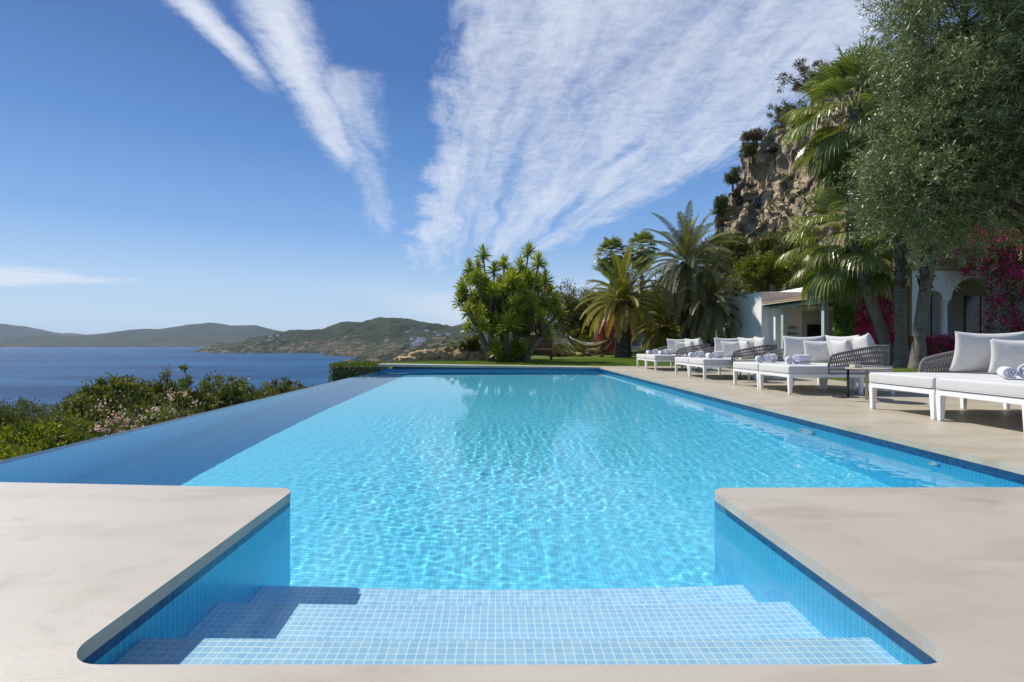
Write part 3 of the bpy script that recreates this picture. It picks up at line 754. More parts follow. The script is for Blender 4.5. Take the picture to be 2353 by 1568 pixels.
date_palm('short thick-trunked date palm with golden arching fronds beside the hammock', (7.06, 29.6, 0), 3.1, .43, 64, 2.85, 21, M_date, lo=-14, leaf=.40, droop=.95)
date_palm('tallest date palm with a full feathery crown in front of the cliff foot', (10.4, 29.0, 0), 5.2, .30, 84, 3.1, 22, M_dateg, lo=-62, leaf=.40, droop=1.0)
date_palm('low date palm under the tallest one, fronds brushing the white wall', (11.3, 28.2, 0), 3.0, .28, 56, 2.4, 23, M_dateg, lo=-60, leaf=.36, droop=1.1)
date_palm('small date palm between the short thick palm and the tallest one', (9.7, 30.5, 0), 1.7, .25, 44, 2.2, 24, M_date, lo=-45, leaf=.34, droop=1.1)
fan_palm('distant fan palm with stiff leaves rising left behind the golden date palm', (9.8, 45, 1.0), [(0, 0, -.5), (0, 0, 3.8), (0, 0, 7.4)], .22, 1.75, 60, 31, group='fan palms behind the date palms', dead=6)
fan_palm('distant fan palm rising behind, right of its near twin and partly hidden', (12.6, 46, 1.0), [(0, 0, -.5), (0, 0, 4), (0, 0, 8.1)], .22, 1.75, 60, 32, group='fan palms behind the date palms', dead=6)
# the clump of fan palms beside the house
fan_palm('fan palm with an ivy-wrapped trunk and broad drooping fans beside the porch', (12.45, 19, 0), [(0, 0, -.3), (0, 0, 2.2), (.15, 0, 4.7)], .16, 2.5, 42, 33, dead=10, ivy=(.0, 4.2, .25), lo=-52, boots=False)
fan_palm('leaning fan palm, left trunk of the three grey trunks', (13.35, 17.9, 0), [(0, 0, -.3), (-.35, 0, 1.2), (-.95, 0, 2.8), (-1.35, 0, 4.6), (-1.45, -.3, 8.5)], .20, 2.5, 46, 34, dead=12, lo=-55)
fan_palm('upright fan palm, middle trunk of the three grey trunks', (13.3, 17.4, 0), [(0, 0, -.3), (-.05, 0, 1.4), (-.10, 0, 3.0), (-.15, 0, 5.2), (-.1, .3, 8.2)], .20, 1.9, 30, 35, dead=8)
fan_palm('outward leaning fan palm, right trunk of the three grey trunks', (13.15, 16.6, 0), [(0, 0, -.3), (.10, 0, 1.3), (.34, 0, 3.0), (.5, 0, 5.4), (.7, .2, 7.4)], .20, 1.9, 28, 36, dead=8)

# ---- giant yucca
def yucca():
    r = np.random.default_rng(40); rr = random.Random(40)
    bx, by = .35, 22.9
    e = empty('giant_yucca', (bx, by, 0)); tag(e, 'large many-branched yucca with spiky light green rosettes on the lawn behind the pool', 'yucca')
    def W(px, py, yo=0.0):           # crown points measured on the yucca, metres from its base
        Yy = by + yo; return Vector(((px - 1140) / 1220 * Yy - bx, yo, .8 + (788 - py) / 1220 * Yy))
    tops = [(1110, 583), (1215, 577), (1238, 600), (1078, 612), (1098, 612), (1158, 606), (1196, 608), (1135, 620), (1075, 640), (1170, 640), (1253, 642), (1060, 655), (1092, 640), (1112, 650), (1062, 672), (1056, 690), (1082, 690), (1075, 712), (1100, 668), (1130, 665), (1150, 650), (1190, 650), (1215, 650), (1235, 660),
            (1262, 668), (1275, 690), (1268, 708), (1285, 715), (1250, 690), (1230, 690), (1225, 715), (1205, 680), (1180, 675), (1160, 680), (1140, 690), (1120, 700), (1105, 720), (1190, 705), (1165, 715), (1210, 730), (1245, 725), (1135, 730), (1180, 740), (1155, 750), (1110, 745), (1225, 750)]
    T = []
    for i, (x, y) in enumerate(tops):
        lim = 1.5 if y < 660 else 1.9
        T.append(W(x, y, rr.uniform(-lim, lim) * (.25 if x < 1070 or x > 1260 or y < 600 else 1)))
    for i in range(85):
        a = rr.uniform(0, 6.28); zz = rr.uniform(1.3, 3.75); q = 2.15 * math.sin(min(1, (4.6 - zz) / 2.0) * math.pi / 2); T.append(Vector((.25 + math.cos(a) * rr.uniform(.2, 1) * q, math.sin(a) * rr.uniform(.3, 1) * q, zz)))
    bases = [Vector((-.6, .0, 0)), Vector((-.15, .2, 0)), Vector((.15, -.1, 0)), Vector((.55, .2, 0)), Vector((.95, 0, 0))]
    nodes = [(Vector((-1.05, .1, 1.25)), 0), (Vector((-.55, -.1, 1.7)), 0), (Vector((-.1, .2, 1.6)), 1), (Vector((.1, -.4, 1.5)), 2), (Vector((.45, .3, 1.5)), 3), (Vector((1.0, -.1, 1.15)), 3), (Vector((1.6, .1, 1.05)), 4), (Vector((0, .9, 1.5)), 1)]
    bm = bmesh.new()
    for nd, b in nodes:
        p0 = bases[b]; mid = p0.lerp(nd, .5) + Vector((rr.uniform(-.1, .1), 0, .05))
        add_tube(bm, [p0 + Vector((0, 0, -.1)), p0 + Vector((0, 0, .2)), mid, nd], [.27, .20, .15, .11], 10)
    for tp in T:
        nd = min(nodes, key=lambda q: (q[0] - tp).length + .3 * abs(q[0].x - tp.x))[0]
        mid = nd.lerp(tp, .55) + Vector((rr.uniform(-.1, .1), rr.uniform(-.1, .1), -.10)); kn = nd.lerp(tp, .25) + Vector((0, 0, -.04))
        add_tube(bm, [nd + Vector((0, 0, -.05)), kn, mid, tp], [.07, .055, .045, .035], 7)
    obj('trunk', bm, M_yucbark, e, True)
    lv = Leaves()
    low = [Vector((rr.uniform(-.6, 1.2), rr.uniform(-.8, .2), rr.uniform(.15, .75))) for _ in range(9)]
    for tp in T + low:
        k = 78; f = np.linspace(0, 1, k); el = np.radians(88 - 125 * f + r.uniform(-8, 8, k)); az = np.arange(k) * 2.39996 + r.uniform(-.2, .2, k)
        d = np.stack([np.cos(az) * np.cos(el), np.sin(az) * np.cos(el), np.sin(el)], -1); s = norm(np.cross(d, [0, 0, 1.]) + 1e-6); nn_ = np.cross(s, d); ra_ = r.normal(0, .8, k)[:, None]; s = s * np.cos(ra_) + nn_ * np.sin(ra_)
        L = r.uniform(.33, .46, k) * rr.uniform(.9, 1.15); p = np.array(tp) + d * .03 + np.array([0, 0, -.18]) * f[:, None]
        uu = np.clip(.7 - .35 * f + r.normal(0, .12, k), 0, 1); wd = .026
        m1 = p + d * (L * .6)[:, None]; d2 = norm(d + np.array([0, 0, -.22])); tip = m1 + d2 * (L * .4)[:, None]
        lv.strip(p - s * wd * .7, p + s * wd * .7, m1 - s * wd, m1 + s * wd, uu)
        lv.strip(m1 - s * wd, m1 + s * wd, tip - s * .002, tip + s * .002, uu)
    lv.build('rosettes', M_yucca, e)
yucca()

# ---- the big olive-like tree hanging in from the right: shoots of narrow grey-green leaves
def olive():
    r = np.random.default_rng(50); rr = random.Random(50)
    base = (12.6, 9.6, 0); e = empty('olive_tree', base); tag(e, 'huge grey-green olive tree overhanging the loungers at the right edge', 'tree')
    lobes = [(9.7, 10.4, 4.25, 2.1, 1.4, 1.25), (10.3, 10.2, 5.5, 2.5, 1.8, 1.8), (9.0, 10.2, 6.9, 1.25, 1.3, 1.3), (10.1, 10.2, 7.9, 2.2, 1.8, 1.9), (12.2, 9.6, 5.6, 2.6, 2.0, 2.4), (9.05, 10.6, 5.2, .95, .9, 1.0), (8.55, 10.6, 3.5, 1.05, .9, .6), (11.5, 9.8, 8.6, 2.6, 2, 2), (8.45, 10.5, 4.1, 1.0, .9, .9), (12.2, 9.0, 4.4, 1.9, 1.6, 1.2)]
    lob = np.array(lobes) - np.array([*base, 0, 0, 0])
    ns = 18000; pr = (lob[:, 3] * lob[:, 4] * lob[:, 5]) ** .75; pr /= pr.sum()
    li = r.choice(len(lob), ns, p=pr); dr = rdirs(ns, r)
    rad = .62 + .42 * r.random(ns) ** .7
    rad *= .72 + .50 * vnoise(dr[:, 0] * 3.1 + li * 7 + 50, dr[:, 1] * 3.1 + dr[:, 2] * 2.7 + 50)
    c = lob[li, :3] + dr * lob[li, 3:] * rad[:, None]
    kc = r.choice(ns, 520, replace=False); ki = r.integers(0, 520, ns); cl = c[kc]; cs_ = r.uniform(.14, .34, 520)
    c = cl[ki] + r.normal(size=(ns, 3)) * cs_[ki][:, None]; dr = norm(norm(c - cl[ki]) * .8 + dr[kc][ki])
    ax = norm(dr * .8 + r.normal(size=(ns, 3)) * .5 + np.array([0, 0, .15])); SL = r.uniform(.20, .42, ns)
    per = 15; f = np.tile(np.linspace(.05, 1, per), ns); si = np.repeat(np.arange(ns), per)
    p = c[si] + ax[si] * (SL[si] * f)[:, None]
    lp = perp(ax, r); lq = np.cross(ax, lp); a = np.tile(np.arange(per) * 1.5708 * 1.35, ns) + r.uniform(-.3, .3, ns * per)
    rd = np.cos(a)[:, None] * lp[si] + np.sin(a)[:, None] * lq[si]
    d = norm(ax[si] * .75 + rd * .85 + r.normal(size=(ns * per, 3)) * .15 + np.array([0, 0, -.1]))
    cu = r.normal(0, .16, 520)[ki][si]
    lv = Leaves(); lv.leaf(p, d, norm(np.cross(d, r.normal(size=d.shape))), r.uniform(.07, .165, ns * per), .021, np.clip(.45 + cu + r.normal(0, .2, ns * per), 0, 1))
    lv.build('crown', M_olive, e)
    bm = bmesh.new()
    add_tube(bm, [(0, 0, -.3), (-.1, 0, 1.2), (-.4, .1, 2.4)], [.38, .3, .25], 14)
    tips = [Vector(l[:3]) for l in lob]
    for tp in tips:
        limbs(bm, (-.4, .1, 2.3), .13, [tp], rr)
        js = [c[i] for i in r.choice(len(c), 400, replace=False) if (Vector(c[i]) - tp).length < 1.7][:14]
        limbs(bm, tp, .035, js, rr, 5)
    obj('trunk', bm, M_barkd, e, True)
olive()
# ================================================================== cliff behind the garden
def cliff():
    sil = [(1560, 790), (1600, 740), (1628, 640), (1640, 560), (1650, 500), (1668, 450), (1690, 405), (1700, 370), (1712, 350), (1745, 322), (1775, 305), (1840, 285), (1862, 262), (1880, 235), (1930, 200), (2000, 150), (2120, 90), (2300, 20), (2500, -60), (2900, -160)]
    Y0 = 85.0
    sx = np.array([(a - 1140) / 1220 * Y0 for a, b in sil]); sz = np.array([.8 + (788 - b) / 1220 * Y0 for a, b in sil])
    n = 330; xs = np.concatenate([np.linspace(sx[0], 62, 240), np.linspace(62.6, sx[-1], 90)]); n = len(xs)
    vv = np.concatenate([np.linspace(0, 1, 150), 1 + np.linspace(.02, 1, 40)])
    gx, gv = np.meshgrid(xs, vv); top = np.interp(gx, sx, sz)
    low = np.clip(gv, 0, 1); over = np.clip(gv - 1, 0, 1)
    base = -6.0
    lean = 24 * (1 - low) ** 1.6          # scree apron in front of the face
    recede = np.clip(gx - 38, 0, 21) * 1.6
    y = Y0 - recede - lean * (Y0 - recede) / Y0 + over * 70
    z = base + (top - base) * np.where(low < .42, low * .78, .3276 + (low - .42) * (1 - .3276) / .58) + over * 9 - over ** 2 * 4
    face = np.clip((low - .30) / .12, 0, 1) * np.clip((1.03 - low) / .06, 0, 1)
    rz = z * .9
    buttress = (ridged(gx * .055 + z * .020 + 3, z * .013 + 8, 4) - .5) * 9
    crag = (ridged(gx * .30 - z * .15, z * .10 + gx * .03, 6) - .5) * 3.4 + (fbm(gx * .9, z * .7, 5) - .5) * 1.6
    strata = (fbm(gx * .10, z * .55 + gx * .16, 4) - .5) * 2.4
    y = y - (buttress + crag + strata) * face - (fbm(gx * .15, gv * 6, 4) - .5) * 4 * (1 - face) * (low < 1)
    x = gx * y / Y0 * (1 + over * .12); z = .8 + (z - .8) * np.where(over > 0, (Y0 - recede) / Y0, y / Y0)
    x = x + (fbm(z * .16 + 9, gx * .1, 5) - .5) * 4.5 * np.clip(low, 0, 1) + (ridged(z * .35 + 4, gx * .3, 5) - .5) * 2.0 * np.clip(low * 2, 0, 1) + (fbm(z * 1.1, gx * .9, 4) - .5) * 1.4
    z = z + (fbm(gx * .35, gv * 9, 5) - .5) * 3.4 * np.clip(low * 3, 0, 1) + (ridged(gx * .5, gv * 14, 4) - .5) * 1.6 * np.clip(low * 3, 0, 1)
    m, t, o = mat('cliff_face_and_scrub'); c = t.coord(); s = t.node('ShaderNodeSeparateXYZ'); t.l.new(c, s.inputs[0])
    geo = t.node('ShaderNodeNewGeometry'); sn = t.node('ShaderNodeSeparateXYZ'); t.l.new(geo.outputs['Normal'], sn.inputs[0])
    n1 = t.noise(c, .35, 9, .68, .9); n2 = t.noise(t.mapping(c, (1, 1, .28), rot=(0, .5, 0)), .45, 8, .66, .7); n3 = t.noise(c, 2.2, 6, .7)
    rk = t.mix(t.sstep(n1, .36, .62), (.46, .33, .20), (.74, .58, .40)); rk = t.mix(t.m('MULTIPLY', t.sstep(n2, .46, .60), .75), rk, (.27, .235, .19))
    rk = t.mix(t.m('MULTIPLY', t.sstep(n3, .5, .75), .5), rk, (.70, .58, .42))
    gm = t.m('ADD', t.sstep(sn.outputs[2], .42, .62), t.m('MULTIPLY', t.m('SUBTRACT', n1, .52), 1.6))
    a = t.mix(t.sstep(gm, .35, .6), rk, t.mix(n3, (.05, .065, .02), (.10, .11, .04)))
    principled(t, o, a, .95, .1, t.bump(t.m('ADD', n3, t.m('MULTIPLY', n1, 1.5)), .9, .7))
    ob = mesh_np('cliff', np.stack([x, y, z], -1).reshape(-1, 3), grid_faces(len(vv), n), m, None, smooth=False); tag(ob, kind='structure')
    return sx, sz
cliff()
def at(px, py, Y): return ((px - 1140) / 1220 * Y, Y, .8 + (788 - py) / 1220 * Y)
G = 'pines and bushes on the cliff'
def pine(label, px, py, Y, w_, h, seed, m=None, n=5200, cat='tree', group=None, name='pine_tree', L=.34, W=.10, lobes=7, trunk=1.0, flat=.55, clump=.32, drop=.15):
    """px,py: where its foot stands on the slope"""
    r = np.random.default_rng(seed); b = Vector(at(px, py, Y)); lb = []
    for i in range(lobes):
        a = r.uniform(0, 6.28); q = r.uniform(.1, .62) * w_ / 2; k = r.uniform(.26, .42) * w_ * .75
        lb.append((b.x + math.cos(a) * q, b.y + math.sin(a) * q, b.z + h * r.uniform(.25 if group == G else .4, .85), k, k, k * flat * r.uniform(.8, 1.1)))
    return tree(name, label, cat, tuple(b), lb, n, L, W, m or M_pine, seed, M_barkd, r0=.035 * h * trunk, group=group, clump=clump, fork=(0, 0, h * .3), shell=.35, up=.3, drop=drop)
G = 'pines and bushes on the cliff'
pine('large dry brown pine, highest of the trees on the cliff top', 1868, 252, 64, 7.6, 6.2, 60, M_brownpine, 5200, group=G, lobes=9, drop=.3)
pine('rounded open-crowned pine on the cliff edge left of the dry brown pine', 1800, 306, 72, 4.6, 4.6, 61, group=G, n=3600)
pine('dark low pine on the cliff edge between the open-crowned pine and the brown one', 1836, 296, 68, 4.4, 3.0, 62, group=G, n=3600)
pine('small flat pine at the left corner of the cliff top', 1738, 338, 79, 3.8, 3.2, 63, M_brownpine, 2800, group=G)
pine('dark bush overhanging the left upper edge of the cliff face', 1722, 362, 79, 3.4, 2.4, 64, group=G, n=3000)
pine('narrow pine clinging to the left side of the cliff below its top corner', 1684, 436, 80, 2.2, 3.6, 65, group=G, n=3200)
pine('leaning pine low on the left side of the cliff, against the sky', 1652, 505, 80, 3.0, 3.6, 66, group=G, n=4200)
pine('broad green pine on the slope at the foot of the cliff face', 1700, 640, 62, 4.6, 4.8, 67, M_shrub, 9000, group=G, lobes=10, flat=.9)
pine('second green pine at the cliff foot, nearer the fan palms', 1772, 620, 60, 3.2, 4.2, 68, M_shrub, 6000, group=G, flat=.9)
pine('scrubby pine halfway down the left flank of the cliff', 1648, 600, 68, 3.6, 3.4, 69, group=G, n=5200)
pine('dark scrub pine above the tallest date palm at the flank of the cliff', 1640, 650, 60, 4.6, 4.2, 70, group=G, n=6000, flat=.9)
pine('green scrub pine low on the slope between cliff foot and white porch', 1828, 640, 52, 5.5, 4.5, 71, M_shrub, 6000, group=G, flat=.9)
pine('bright yellow-green bushy tree behind the flat roof of the white pool house', 1752, 700, 38, 4.4, 3.6, 72, M_bright, 12000, name='bushy_tree', lobes=9, flat=1.0, L=.16, W=.09, clump=.22)
pine('olive-green bush beside the bright bushy tree, above the tiled porch', 1860, 690, 38, 5.0, 2.6, 73, M_shrub, 9000, name='bushy_tree', lobes=8, flat=.9, L=.16, W=.08)
pine('dark shrubbery tree left of the golden date palm, behind the hammock', 1325, 812, 39, 5.4, 4.2, 74, M_shrub, 30000, name='bushy_tree', lobes=9, flat=1.0, L=.15, W=.07)
pine('low dark tree filling the gap between the hammock and the date palm trunk', 1385, 812, 41, 5.8, 4.4, 75, M_pine, 30000, name='bushy_tree', lobes=9, flat=1.0, L=.15, W=.07)
pine('dark tree behind the small date palm, left of the white pool house', 1520, 800, 37, 5.5, 4.8, 76, M_pine, 14000, name='bushy_tree', lobes=9, flat=1.0, L=.15, W=.07)
pine('dark tree hiding the back of the pool house behind the tallest date palm', 1608, 800, 36, 4.6, 5.2, 77, M_shrub, 12000, name='bushy_tree', lobes=9, flat=1.0, L=.15, W=.07)

# ================================================================== shrubs below the infinity edge
def shrub(label, px, ptop, Y, w_, h, seed, m=None, n=9000, group='shrubs below the infinity edge', L=.095, W=.045, lobes=8, name='shrub', clump=.12, dy=None, asp=1.0, cat='shrub'):
    w_ *= 1.22; n = int(n * 1.35); r = np.random.default_rng(seed); tx, ty, tz = at(px, ptop, Y); bz = tz - h; lb = []
    lb.append((tx, ty, tz - h * .28, w_ * .27, w_ * .27, h * .27))
    for i in range(lobes):
        a = r.uniform(0, 6.28); f = r.uniform(0, 1); q = w_ * (.12 + .26 * f); k = w_ * r.uniform(.17, .26)
        lb.append((tx + math.cos(a) * q, ty + math.sin(a) * q * .8, tz - h * (.30 + .5 * f) * asp, k, k, k * r.uniform(.8, 1.2)))
    return tree(name, label, cat, (tx, ty, bz - .4), lb, n, L, W, m or M_shrub, seed, M_barkd, r0=.05, group=group, clump=clump, fork=(0, 0, h * .35), shell=.4, up=.4, drop=.1)
shrub('tallest dark grey-green shrub with a pointed top against the sea', 392, 846, 13.5, 2.1, 2.7, 80, n=14000)
shrub('broad rounded shrub left of the tallest one, in front of the sea', 262, 872, 12, 2.3, 2.4, 81, n=15000)
shrub('rounded grey-green shrub right of the tallest one', 498, 862, 15, 2.5, 2.6, 82, n=14000)
shrub('small open shrub standing alone, left of the broad rounded one', 178, 910, 11, 1.15, 2.0, 83, n=6500, lobes=6)
shrub('dark low shrub filling between the broad and the tallest shrub', 325, 892, 12.6, 1.7, 2.2, 84, n=9000)
shrub('dark low shrub between the tallest and the rounded right shrub', 445, 895, 13.5, 1.8, 2.0, 85, n=9000)
shrub('loose low bush right of the rounded shrub along the pool edge', 590, 880, 17, 2.2, 2.0, 86, n=8000)
shrub('next bush along the pool edge, with thin upright twigs', 640, 874, 19, 1.8, 1.9, 87, n=6000)
shrub('last small bush near the clipped hedge', 700, 878, 21, 1.9, 1.8, 88, n=6000)
shrub('rounded reddish-green pine crown at the far left below the pool', 62, 914, 15, 2.4, 2.4, 89, M_pine, 11000, L=.10, W=.03)
shrub('dark pine crown touching the left border of the view', -25, 922, 14, 1.6, 2.2, 90, M_pine, 8000, L=.10, W=.03)
shrub('dark pine crown right of the rounded one at the far left', 118, 932, 14, 1.7, 2.2, 91, M_pine, 8000, L=.10, W=.03)
shrub('light green leafy hedge bush nearest the left border', 20, 975, 8.2, 2.0, 2.0, 92, M_bright, 14000, L=.075, W=.035)
shrub('light green leafy bush right of the nearest one', 128, 972, 8.6, 1.7, 2.0, 93, M_bright, 12000, L=.075, W=.035)
shrub('shaded green bush below the broad shrub, at the pool edge', 190, 985, 8.6, 1.5, 1.8, 94, M_shrub, 9000)
shrub('low leafy bush under the light green one, touching the weir', 60, 1015, 7.0, 1.6, 1.6, 95, M_bright, 12000, L=.07, W=.03)
def oleander(label, px, ptop, Y, w_, seed, spots):
    e = shrub(label, px, ptop, Y, w_, 1.7, seed, M_shrub, 7000, 'pink flowering oleanders', name='oleander', L=.10, W=.02, cat='flowering shrub')
    r = np.random.default_rng(seed + 5); lv = Leaves(); b = np.array(e.location)
    for sx_, sy_ in spots:
        c = np.array(at(sx_, sy_, Y - w_ * .45)) - b; k = 20
        p = c + r.normal(size=(k, 3)) * np.array([.06, .05, .055]) * r.uniform(.6, 1.2); d = rdirs(k, r); lv.leaf(p, d, perp(d, r), .042, .036, r.random(k))
    lv.build('flowers', M_pink, e)
oleander('oleander with the largest pink flower heads above the pool edge', 245, 930, 9.2, 1.9, 100, [(235, 930), (262, 945), (272, 962), (252, 968), (290, 975), (222, 985), (245, 990), (285, 990), (310, 985)])
oleander('oleander with sparse salmon flowers right of the fullest one', 330, 925, 10.2, 1.6, 101, [(327, 965), (345, 950), (358, 940), (322, 985)])
oleander('oleander with pale pink flowers farthest right, before the tallest shrub', 400, 910, 11.4, 1.6, 102, [(388, 905), (395, 915), (422, 905), (448, 925), (402, 950), (385, 940)])
M_hedge = leaf_mat('hedge_leaf', [(.05, .08, .015), (.10, .15, .025), (.17, .23, .04)], .5, .3, .25)
def hedge(label, x0, x1, y0, y1, z0, z1, n, seed, m):
    r = np.random.default_rng(seed); e = empty('clipped_hedge', ((x0 + x1) / 2, (y0 + y1) / 2, z0)); tag(e, label, 'hedge')
    k = rng.random((n, 3)); f = r.integers(0, 6, n); p = r.random((n, 3)) * [x1 - x0, y1 - y0, z1 - z0]
    ax = f % 3; sd_ = f // 3; ext = np.array([x1 - x0, y1 - y0, z1 - z0])
    p[np.arange(n), ax] = np.where(sd_ == 1, ext[ax], 0) + r.normal(0, .035, n) - .03 * (sd_ * 2 - 1)
    p -= np.array([(x1 - x0) / 2, (y1 - y0) / 2, 0]); nrm = np.zeros((n, 3)); nrm[np.arange(n), ax] = sd_ * 2 - 1
    d = norm(nrm * .7 + r.normal(size=(n, 3)) * .5 + [0, 0, .3]); lv = Leaves(); lv.leaf(p, d, perp(d, r), .06, .035, np.clip(r.normal(.5, .22, n), 0, 1)); lv.build('foliage', m, e)
    bm = bmesh.new(); add_box(bm, -(x1 - x0) / 2 + .1, (x1 - x0) / 2 - .1, -(y1 - y0) / 2 + .1, (y1 - y0) / 2 - .1, 0, z1 - z0 - .08); obj('branches', bm, M_barkd, e)
hedge('clipped box hedge at the far left corner of the pool', -5.55, -3.92, 17.6, 19.2, -2.0, .07, 14000, 110, M_hedge)

# ================================================================== boulders, pots, garden furniture
def boulder(label, c, s, seed, m=None, group='sandstone boulders edging the lawn', name='boulder', rz=0):
    r = random.Random(seed); bm = bmesh.new(); bmesh.ops.create_icosphere(bm, subdivisions=4, radius=1)
    o_ = Vector((r.uniform(0, 50), r.uniform(0, 50), r.uniform(0, 50)))
    for v in bm.verts:
        p = v.co.copy(); k = noise.fractal(p * 1.3 + o_, .7, 2.1, 6) * .5 + (1 - abs(noise.noise(p * 1.4 + o_))) * .18 - .1
        q = p * (1 + k)
        q = Vector([math.copysign(abs(a) ** .82, a) for a in q]); v.co = Vector((q.x * s[0], q.y * s[1], q.z * s[2]))
    o = obj(name, bm, m or M_boulder, None, True); o.location = (c[0], c[1], c[2] + s[2] * .55); o.rotation_euler.z = rz; tag(o, label, 'rock', group)
    o.rotation_euler.x = r.uniform(-.12, .12)
def bpx(px, py, z=0): Y = 1220 * (.8 - z) / (py - 788); return ((px - 1140) / 1220 * Y, Y, z)
for i, (px, py, w_, h, lab) in enumerate([
    (928, 831, .42, .16, 'small low flat boulder, leftmost on the lawn edge'),
    (960, 829, .50, .30, 'long pale boulder second from the left on the lawn edge'),
    (987, 829, .42, .32, 'rounded tan boulder beside the long pale one'),
    (1022, 829, .50, .36, 'big pale angular boulder in the middle of the row'),
    (1048, 828, .36, .22, 'small brown boulder against the big pale one'),
    (1062, 829, .45, .36, 'reddish boulder left of the yucca in the row'),
    (1088, 829, .50, .28, 'dark wedge-shaped boulder just left of the yucca trunks'),
    (1108, 828, .34, .44, 'upright orange boulder touching the yucca')]):
    x, y, z = bpx(px, py); boulder(lab, (x, y + .35, -.08), (w_ * 1.0, .4, h * 1.08), 120 + i, rz=(i % 3 - 1) * .3)
for i, (px, py, w_, h, lab) in enumerate([
    (1275, 817, .75, .30, 'pale boulder left below the round green bush'),
    (1308, 818, .45, .20, 'low boulder between the round bush and the hammock'),
    (1340, 818, .60, .16, 'flat tan slab boulder left of the hammock stand'),
    (1372, 816, .70, .32, 'boulder right behind the hammock stand'),
    (1392, 815, .75, .34, 'boulder nearest the thick date palm trunk')]):
    x, y, z = bpx(px, py); boulder(lab, (x, y + .5, -.05), (w_, .5, h), 140 + i, rz=i * .9)
boulder('smooth grey boulder just outside the weir at the far left', (-5.1, 6.3, -1.5), (.42, .5, .52), 150, M_greyrock, group=None)
shrub('round clipped green bush behind the pale boulders near the hammock', 1293, 790, 31, 2.3, 1.3, 151, M_shrub, 9000, None, name='round_bush', L=.07, W=.035)
for i, (px, pt, lab) in enumerate([(1018, 800, 'small spiky succulent between the boulders'), (1040, 790, 'wispy tall grass plant behind the brown boulder'), (1075, 775, 'young twiggy bush behind the reddish boulder'), (1092, 768, 'tallest young twiggy bush beside the yucca')]):
    shrub(lab, px, pt, 24.2, .8, .9, 160 + i, M_shrub, 1500, 'small plants behind the boulders', name='small_plant', lobes=4, clump=.08)
shrub('shrubbery behind the hammock, left of the magenta flowers', 1352, 775, 36, 3.4, 1.9, 166, M_bright, 9000, None, name='shrub', L=.09)

def hammock():
    e = empty('hammock', (5.55, 31, 0), R(-20)); tag(e, 'cream net hammock slung in a curved wooden stand on the lawn', 'hammock')
    bm = bmesh.new(); pts = []
    for i in range(25):
        f = i / 24 * 2 - 1; pts.append((f * 1.5, 0, .10 + 1.25 * abs(f) ** 2.2))
    add_tube(bm, pts, [.055] * 25, 8); obj('stand_arc', bm, M_wood, e, True)
    for x in (-.6, .6): box('foot', M_wood, x - .05, x + .05, -.55, .55, -.02, .07, e)
    xs = np.linspace(-1, 1, 30); ys = np.linspace(-1, 1, 16); gx, gy = np.meshgrid(xs, ys)
    wid = .55 * np.clip((1 - np.abs(gx)) / .28, 0, 1) ** .7 + .02
    Z = .62 + .55 * np.abs(gx) ** 2 + .22 * np.abs(gy) ** 2 * (1 - np.abs(gx))
    V = np.stack([gx * 1.28, gy * wid, Z], -1).reshape(-1, 3)
    ob = mesh_np('hammock_net', V, grid_faces(16, 30), M_net, e, True)
    md = ob.modifiers.new('w', 'WIREFRAME'); md.thickness = .022; md.use_replace = True
    for x in (-1, 1):
        bm = bmesh.new(); add_tube(bm, [(x * 1.0, -.58, .84), (x * 1.0, .58, .84)], .02, 6); obj('spreader_bar', bm, M_wood, e, True)
        bm = bmesh.new(); add_tube(bm, [(x * 1.28, 0, 1.17), (x * 1.49, 0, 1.33)], .012, 6); obj('rope', bm, M_net, e)
    bm = bmesh.new(); vs = add_box(bm, -.35, .35, -.2, .2, 0, .12); bmesh.ops.bevel(bm, geom=bm.edges[:], offset=.05, segments=3, affect='EDGES')
    o = obj('pillow', bm, M_cush, e, True); o.location = (.1, 0, .68); o.hide_render = False
hammock()
def daybed_brown():
    e = empty('hooded_daybed', (2.05, 25.1, 0), R(-8)); tag(e, 'dark wicker garden daybed with a tall brown hood, half behind the yucca', 'daybed')
    for x in (-.55, .55):
        for y in (-.5, .5): box('leg', M_wicker, x - .04, x + .04, y - .04, y + .04, 0, .22, e)
    box('base', M_wicker, -.62, .62, -.6, .6, .22, .42, e, .02); box('cushion', M_canvas, -.58, .58, -.56, .56, .42, .52, e, .03)
    bm = bmesh.new(); pr = [(.62, .42), (.62, .95), (.50, 1.22), (.1, 1.30), (-.15, 1.18), (-.1, .42)]
    for f in (0,):
        lo = [bm.verts.new((x_, y_, z_)) for x_ in (-.6,) for y_, z_ in pr]; hi = [bm.verts.new((.6, y_, z_)) for y_, z_ in pr]
        bm.faces.new(lo[::-1]); bm.faces.new(hi)
        for i in range(5): bm.faces.new((lo[i], lo[i + 1], hi[i + 1], hi[i]))
    obj('hood', bm, M_canvas, e)
daybed_brown()
def pot(label, c, r_, h, plant=None):
    e = empty('plant_pot', c); tag(e, label, 'plant pot'); bm = bmesh.new(); n = 28
    prof = [(r_ * .68, 0), (r_ * .72, .02), (r_ * .98, h * .93), (r_ * 1.05, h * .93), (r_ * 1.05, h), (r_ * .92, h), (r_ * .88, h * .88), (0.01, h * .88)]
    rings = [[bm.verts.new((a * math.cos(2 * math.pi * k / n), a * math.sin(2 * math.pi * k / n), b)) for k in range(n)] for a, b in prof]
    for a, b in zip(rings, rings[1:]):
        for k in range(n): bm.faces.new((a[k], a[(k + 1) % n], b[(k + 1) % n], b[k]))
    obj('pot_body', bm, M_pot, e, True)
    bm = bmesh.new(); bmesh.ops.create_circle(bm, cap_ends=True, segments=20, radius=r_ * .86); o = obj('soil', bm, M_barkd, e); o.location.z = h * .9
pot('large pale grey planter pot beside the thick date palm trunk', (10.6, 40.2, .55), .42, 1.0)

